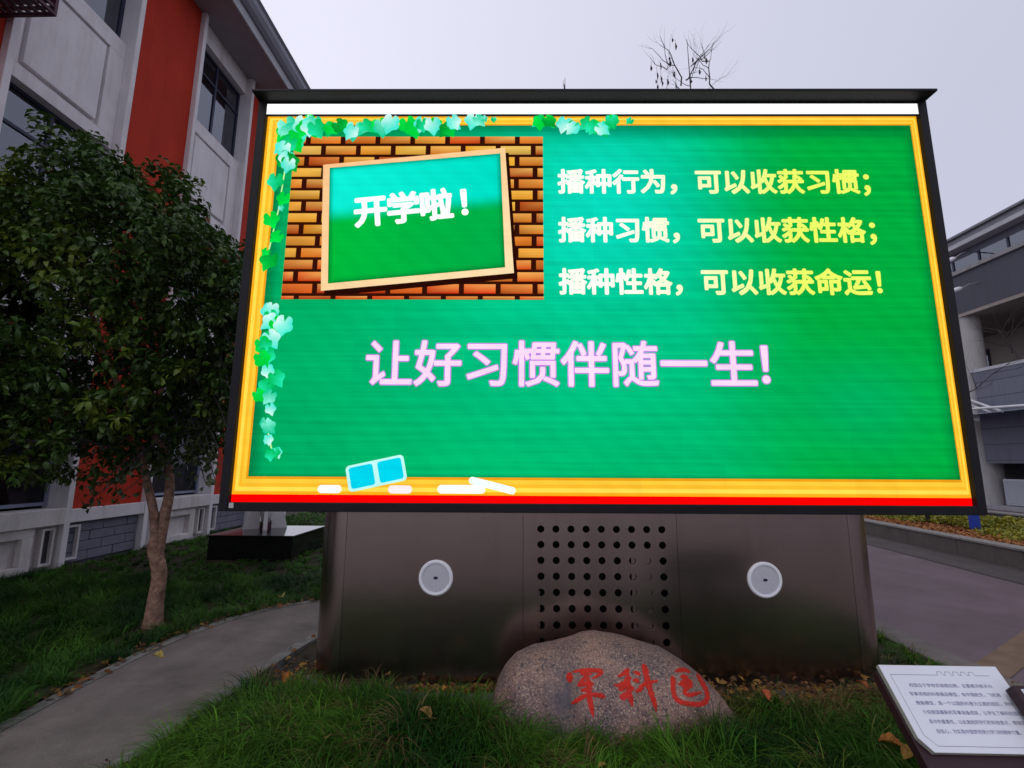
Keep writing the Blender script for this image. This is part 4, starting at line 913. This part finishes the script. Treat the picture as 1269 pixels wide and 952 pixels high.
# ------------------------------------------------------------------ information boards
def board(loc_, rz, label, plate=True):
    o = empty('information_board', loc_, label, 'sign', rz=rz)
    tilt = math.radians(46.5); R_ = Matrix.Rotation(tilt, 4, 'X')       # local: x right, y up the slope, z out of the face
    T = Matrix.Translation((0, 0, .47)) @ R_
    def put_(b, n, m_, par=o, **k):
        b.v = [tuple(T @ Vector(v)) for v in b.v]; return b.build(n, m_, par, **k)
    W_, H_ = .512, .325
    if plate:
        outl = [(.035, 0), (W_, 0), (W_, H_), (0, H_), (0, .05)]
        p = put_(MB().prism(outl, 'z', .0, .021), 'plate', 'plateedge'); f = MB(); ins = .0015
        f.face([(max(x, ins) if x < .2 else x-ins, max(y_, ins) if y_ < .2 else y_-ins, .0216) for x, y_ in outl]); put_(f, 'plate_face', 'plate', p)
        ln_ = MB(); path_ = [(.030, H_-.040), (.030, .058), (.062, .022), (W_-.012, .022)]
        top = [(.030, H_-.040), (.235, H_-.040)]
        x = .235
        for k in range(5): top += [(x+.003, H_-.026), (x+.021, H_-.026), (x+.024, H_-.040), (x+.034, H_-.040)]; x += .034
        top += [(.455, H_-.040)]
        for seq in (path_, top):
            for a_, c_ in zip(seq, seq[1:]):
                dx, dy = c_[0]-a_[0], c_[1]-a_[1]; l_ = math.hypot(dx, dy); nx2, ny2 = -dy/l_*.0008, dx/l_*.0008
                ln_.face([(a_[0]-nx2, a_[1]-ny2, .0222), (c_[0]-nx2, c_[1]-ny2, .0222), (c_[0]+nx2, c_[1]+ny2, .0222), (a_[0]+nx2, a_[1]+ny2, .0222)])
        put_(ln_, 'printed_border', 'line', p)
        rows = ['校园位于学校实验楼后侧，主要展示航天与', '军事领域的科普展品模型，有中国航天、飞机等', '舰艇模型，是一个以国防科普为主题的园区。同时', '介绍我国最新的军事装备成就，让学生了解科技强国', '其中的重要性，以此激励同学们的科技意识，增强民族', '自信心，为实现中国梦而努力学习的精神力量。']
        for k, r_ in enumerate(rows):
            me = text_mesh(r_, .0163, .0, 0, 0); xw = max(v.co.x for v in me.vertices) or 1; span = [.35, .38, .40, .40, .40, .335][k]; x0 = [.085, .066, .072, .078, .082, .088][k]; sc_ = span/xw
            for v in me.vertices: v.co = T @ Vector((x0+v.co.x*sc_, H_-.088-k*.034+v.co.z, .0223))
            me.materials.clear(); link('printed_line', me, 'ink', p)
    put_(MB().box(-.006, W_+.02, -.16, H_-.012, -.055, -.003, .004), 'backing_panel', 'maroon')
    if not plate:
        ln_ = MB()
        for x0, y0_, x1, y1_ in ((.018, H_-.033, .078, H_-.028), (.018, H_-.093, .023, H_-.033), (.073, H_-.093, .078, H_-.033), (.018, H_-.098, .078, H_-.093)): ln_.box(x0, x1, y0_, y1_, -.0028, -.0012)
        put_(ln_, 'printed_emblem', 'plate')
    f = MB(); f.box(.05, .11, .02, .06, -.5, .43); f.box(W_-.11, W_-.05, .02, .06, -.5, .43); f.build('post', 'maroon', o)
b1 = at(1144, 935, 'z', .47)
board((b1.x, b1.y, 0), 0.0, 'white information plate with small printed lines on a tilted maroon stand, bottom right corner')
c1 = at(1253, 849, 'z', .47+.313*math.sin(math.radians(46.5)))
board((c1.x+.012, c1.y-.213, 0), 0.0, 'dark maroon tilted stand with a pale emblem, just behind the white information plate', False)

# ------------------------------------------------------------------ grass
def grass(name, tufts, nb, lo, hi, width, colf, z0f, segs=4, parent=None):
    n = len(tufts)*nb; T_ = np.repeat(np.array(tufts), nb, axis=0)
    az = RN.uniform(0, 2*PI, n); fld = np.array([2.2*math.sin(a*1.9+1.3*math.sin(b_*2.1))+1.8*math.cos(b_*2.4+a)+a*1.5-1.2 for a, b_ in tufts])+RN.normal(0, .5, len(tufts)); comb = np.repeat(fld, nb); az = np.where(RN.random(n) < .68, comb+RN.normal(0, .45, n), az)
    r0 = RN.uniform(0, .045, n); x = T_[:, 0]+r0*np.cos(az); y_ = T_[:, 1]+r0*np.sin(az); z = np.repeat(np.array([z0f(a, b) for a, b in tufts]), nb)-.01
    Lb = RN.uniform(lo, hi, n)*np.repeat(RN.uniform(.55, 1.25, len(tufts)), nb); reach = RN.uniform(.5, 1.05, n)*Lb; hg = np.sqrt(np.maximum(Lb**2-reach**2*.8, .0004))
    dx, dy = np.cos(az), np.sin(az); wv = width*RN.uniform(.7, 1.2, n); pts = []
    tt = np.linspace(0, 1, segs+1); tw = RN.uniform(-.5, .5, n)
    for t in tt:
        cx_ = x+dx*reach*t**1.25; cy_ = y_+dy*reach*t**1.25; cz_ = z+hg*(1.75*t-1.25*t*t); w = wv*(1-t**2.2)*.5+.0002
        sx_, sy_ = -np.sin(az+tw), np.cos(az+tw)
        pts += [np.stack([cx_-sx_*w, cy_-sy_*w, cz_], 1), np.stack([cx_+sx_*w, cy_+sy_*w, cz_], 1)]
    V = np.stack(pts, 1).reshape(-1, 3); nv_ = 2*(segs+1); base = (np.arange(n)*nv_)[:, None, None]
    F = np.array([[2*i, 2*i+1, 2*i+3, 2*i+2] for i in range(segs)])[None]+base; F = F.reshape(-1, 4)
    cols = np.repeat(np.array([colf(a, b) for a, b in tufts]), nb, axis=0)*np.repeat(RN.uniform(.55, 1.35, (len(tufts), 1)), nb, axis=0)*RN.uniform(.5, 1.5, (n, 1)); cols = np.repeat(cols, segs, axis=0)
    return npmesh(name, V, F, 'grass', parent, cols, 'stuff')
def scatter(x0, x1, y0, y1, dens, test):
    n = int((x1-x0)*(y1-y0)*dens); P = np.stack([RN.uniform(x0, x1, n), RN.uniform(y0, y1, n)], 1); return [tuple(p) for p in P if test(*p)]
def near_ped(x, y):
    lx = x-.564; return -2.22 < lx < 2.22 and 3.88+lx*.019 < y < 4.56
def bare(x, y):
    return ((x+1.75)/.20)**2+((y-4.0)/.42)**2 < 1 or ((x+.42)/.36)**2+((y-3.86)/.14)**2 < 1 or ((x-2.0)/.8)**2+((y-3.85)/.12)**2 < 1 or ((x+.75)/.10)**2+((y-3.02)/.06)**2 < 1
def nrock(x, y): return ((x-.57)/.80)**2+((y-3.42)/.37)**2 < 1
def patch(x, y, s=0): return .5+.5*math.sin(x*3.1+s)*math.sin(y*2.7+s*2)+.25*math.sin(x*7+y*5)
def gcol(x, y):
    p = patch(x, y); c = mixc((.014, .052, .008), (.070, .165, .016), max(0, min(1, p)))
    dry = math.exp(-(((x-2.0)/.75)**2+((y-3.62)/.28)**2)); 
    if random.random() < dry*.75: c = mixc((.16, .10, .045), (.09, .10, .03), random.random())
    elif random.random() < .10: c = random.choice(((.13, .12, .035), (.16, .10, .05), (.10, .15, .02)))
    return c
fr_ok = lambda x, y: inside(x, y, LAWN_F) and inside(x-.11, y, LAWN_F) and not near_ped(x, y) and not bare(x, y) and not nrock(x, y)
shortz = lambda x, y: y > 3.62 or ((x-.57)/.86)**2+((y-3.42)/.43)**2 < 1
tf = scatter(-2.1, 3.28, 1.9, 3.7, 190, lambda x, y: fr_ok(x, y) and not shortz(x, y))
grass('front_grass', tf, 40, .17, .34, .0044, gcol, hgt, 5)
tf = scatter(-2.1, 3.28, 2.8, 4.0, 200, lambda x, y: fr_ok(x, y) and shortz(x, y))
grass('short_grass', tf, 24, .07, .15, .0042, gcol, hgt, 4)
tf = scatter(-2.1, 3.28, 3.9, 5.6, 120, fr_ok)
grass('side_grass', tf, 24, .10, .19, .0048, gcol, hgt, 4)
def lcol(x, y): return mixc((.016, .055, .012), (.060, .155, .020), max(0, min(1, patch(x, y, 1.3)+(y-6)*.1)))
lf_ok = lambda x, y: not inside(x, y, PATHP) and inside(x, y, LAWN_L) and not (-5.2 < x < -3.78 and 8.14 < y < 9.4) and (x+3.64)**2+(y-5)**2 > .02
tl = scatter(-7.0, -2.3, 2.4, 7.0, 115, lf_ok)
grass('left_lawn_grass', tl, 28, .12, .24, .0055, lcol, hgt, 4)
tl = scatter(-7.0, -.5, 7.0, 16.1, 55, lf_ok)+scatter(-.5, 3.3, 6.6, 9, 25, lf_ok)+scatter(-2.3, -.5, 6, 7, 60, lf_ok)
grass('far_lawn_grass', tl, 20, .09, .16, .009, lcol, hgt, 3)
for n_, l_ in (('front_grass', 'x'),): pass
for o in list(C.objects):
    if o.name in ('front_grass', 'side_grass', 'left_lawn_grass', 'far_lawn_grass', 'short_grass'):
        o['label'] = {'front_grass': 'long arching green grass in front of the steel pedestal and around the boulder', 'short_grass': 'shorter grass along the pedestal foot and right round the boulder', 'side_grass': 'grass beside and behind the steel pedestal up to the path', 'left_lawn_grass': 'dark green lawn grass under the tree left of the path', 'far_lawn_grass': 'lawn grass farther back around the black plinth'}[o.name]; o['category'] = 'grass'
# tall pale tuft against the pedestal
grass('dry_tuft', [(-1.02, 3.72), (-1.0, 3.74)], 16, .20, .34, .004, lambda x, y: (.12, .13, .04), hgt, 5)
bpy.data.objects['dry_tuft']['label'] = 'taller yellowish tuft of grass standing against the lower left of the pedestal'; bpy.data.objects['dry_tuft']['category'] = 'grass'

# ------------------------------------------------------------------ ground cover in the planter
cen, dr, ln, wd, co = [], [], [], [], []
for k in range(30000):
    s_ = RN.uniform(0, 13); n_ = RN.uniform(1.0, 2.9)+.3*math.sin(s_*1.7); p = pa+pd*s_+pn*n_; h = .22*max(0, 1-((n_-2.0)/1.15)**2)*(.75+.35*math.sin(s_*2.9+n_*2)+.15*math.sin(s_*9))
    cen.append((p.x, p.y, .26+h*RN.uniform(.5, 1.05))); dr.append(RN.normal(size=3)+np.array([0, 0, .6])); ln.append(RN.uniform(.05, .09)); wd.append(RN.uniform(.03, .05)); v = RN.uniform(.7, 1.3)
    co.append((.25*v, .235*v, .025*v) if RN.random() < .85 else (.14*v, .18*v, .03*v))
o = leaves('hedge_cover', np.array(cen), np.array(dr), np.array(ln), np.array(wd), np.array(co), 'leaf'); tag(o, 'low yellow-green ground cover shrubs in the planting bed behind the stone wall', 'shrubs')
cen, dr, ln, wd, co = [], [], [], [], []
for k in range(9000):
    s_ = RN.uniform(0, 13); n_ = abs(RN.normal(0, .75))+.26; p = pa+pd*s_+pn*n_; cen.append((p.x, p.y, .265+RN.uniform(0, .03))); a = RN.uniform(0, 2*PI); dr.append((math.cos(a), math.sin(a), RN.uniform(-.1, .4))); ln.append(RN.uniform(.05, .11)); wd.append(RN.uniform(.03, .06)); v = RN.uniform(.6, 1.2); co.append((.34*v, .14*v, .05*v))
o = leaves('bed_leaf_litter', np.array(cen), np.array(dr), np.array(ln), np.array(wd), np.array(co), 'litter'); tag(o, 'brown fallen leaves covering the soil of the planting bed', 'leaf litter')

# ------------------------------------------------------------------ leaf litter at the pedestal and path edges
cen, dr, ln, wd, co = [], [], [], [], []
def lit(x, y, z, s=1.):
    cen.append((x, y, z)); a = RN.uniform(0, 2*PI); dr.append((math.cos(a), math.sin(a), RN.uniform(-.15, .35))); ln.append(RN.uniform(.03, .07)*s); wd.append(RN.uniform(.018, .035)*s); v = RN.uniform(.5, 1.2)
    co.append(((.20*v, .085*v, .03*v), (.13*v, .07*v, .035*v), (.28*v, .16*v, .04*v))[RN.integers(3)])
for k in range(420): x = RN.normal(-.42, .26); lit(x, 3.80+abs(RN.normal(0, .05))-.0, hgt(x, 3.85)+RN.uniform(.02, .07))
for k in range(700): x = RN.normal(2.0, .55); y_ = RN.normal(3.72, .12); lit(x, min(y_, 3.9), hgt(x, y_)+RN.uniform(.02, .09))
for k in range(130): lit(RN.normal(-1.75, .12), RN.normal(4.0, .25), hgt(-1.75, 4)+RN.uniform(.01, .03))
for k in range(300):
    i = RN.integers(14, len(pl)-1); lit(pl[i][0]+RN.normal(-.0, .05), pl[i][1]+RN.normal(0, .05), .042)
for k in range(120):
    i = RN.integers(6, len(pr)-1); lit(pr[i][0]+RN.normal(.04, .06), pr[i][1]+RN.normal(0, .06), .045)
for k in range(60): lit(RN.uniform(-2.0, 3.2), RN.uniform(2.4, 3.8), hgt(0, 3)+RN.uniform(.06, .13), .8)
o = leaves('leaf_litter', np.array(cen), np.array(dr), np.array(ln), np.array(wd), np.array(co), 'litter'); tag(o, 'small brown dead leaves caught along the pedestal foot and path edge', 'leaf litter')
# larger single leaves
def big_leaf(px, py, z, s, c, label, rot):
    p = at(px, py, 'z', z); b = MB(); rows_ = []
    for i in range(9):
        t_ = i/8; w_ = s*(.62*math.sin(PI*t_**.85)**.7+.02)*(1+.12*math.sin(t_*17)); y_ = s*(t_*2-1); z_ = s*.35*math.sin(t_*2.6)
        rows_.append([(-w_, y_, z_+w_*.7), (-w_*.45, y_, z_+w_*.15), (0, y_, z_), (w_*.5, y_, z_+w_*.2), (w_, y_, z_+w_*.85)])
    for i in range(8):
        for k in range(4): b.face([rows_[i][k], rows_[i][k+1], rows_[i+1][k+1], rows_[i+1][k]], mixc(c, (c[0]*.5, c[1]*.42, c[2]*.4), random.random()*.7))
    b.tube([(0, -s, s*.2), (s*.1, -s*1.6, s*.35)], .0018, 4); b.c = [c if q is None else q for q in b.c]
    o = b.build('fallen_leaf', 'litter'); o.location = p; o.rotation_euler = (random.uniform(-.5, .5), random.uniform(-.4, .4), rot); tag(o, label, 'leaf', 'large fallen leaves')
OR = (.42, .16, .035)
big_leaf(352, 841, .06, .055, OR, 'curled orange leaf on bare soil right of the path, nearer the pedestal', .5)
big_leaf(370, 846, .06, .05, (.45, .20, .05), 'orange leaf on bare soil right of the path, touching the grass edge', 2.)
big_leaf(527, 886, .17, .042, (.30, .17, .05), 'crumpled tan leaf in the grass left of the boulder', 1.2)
big_leaf(553, 856, .12, .034, (.50, .24, .05), 'bright ochre leaf at the pedestal foot left of the boulder', 2.6)
big_leaf(948, 862, .16, .038, (.48, .12, .05), 'reddish orange leaf in dry grass right of the boulder', .2)
big_leaf(1104, 924, .16, .052, OR, 'orange leaf in the grass left of the information board stand, upper one', 1.)
big_leaf(1124, 936, .15, .05, (.38, .20, .05), 'tan curled leaf touching the information board stand, lower one', 2.2)
big_leaf(403, 916, .17, .03, (.34, .24, .07), 'small pale tan leaf low in the grass near the bottom left of the lawn', .3)
big_leaf(1068, 850, .15, .04, (.36, .12, .04), 'rust leaf leaning on the pedestal foot near the information board', .3)
big_leaf(195, 815, .15, .045, (.34, .28, .07), 'yellow leaf on the lawn edge left of the path', 1.4)
big_leaf(349, 741, .14, .06, (.42, .36, .12), 'pale yellow leaf on the far lawn left of the pedestal', .7)
print('objects', len(bpy.data.objects), 'tris', sum(len(o.data.polygons) for o in C.objects if o.type == 'MESH'))
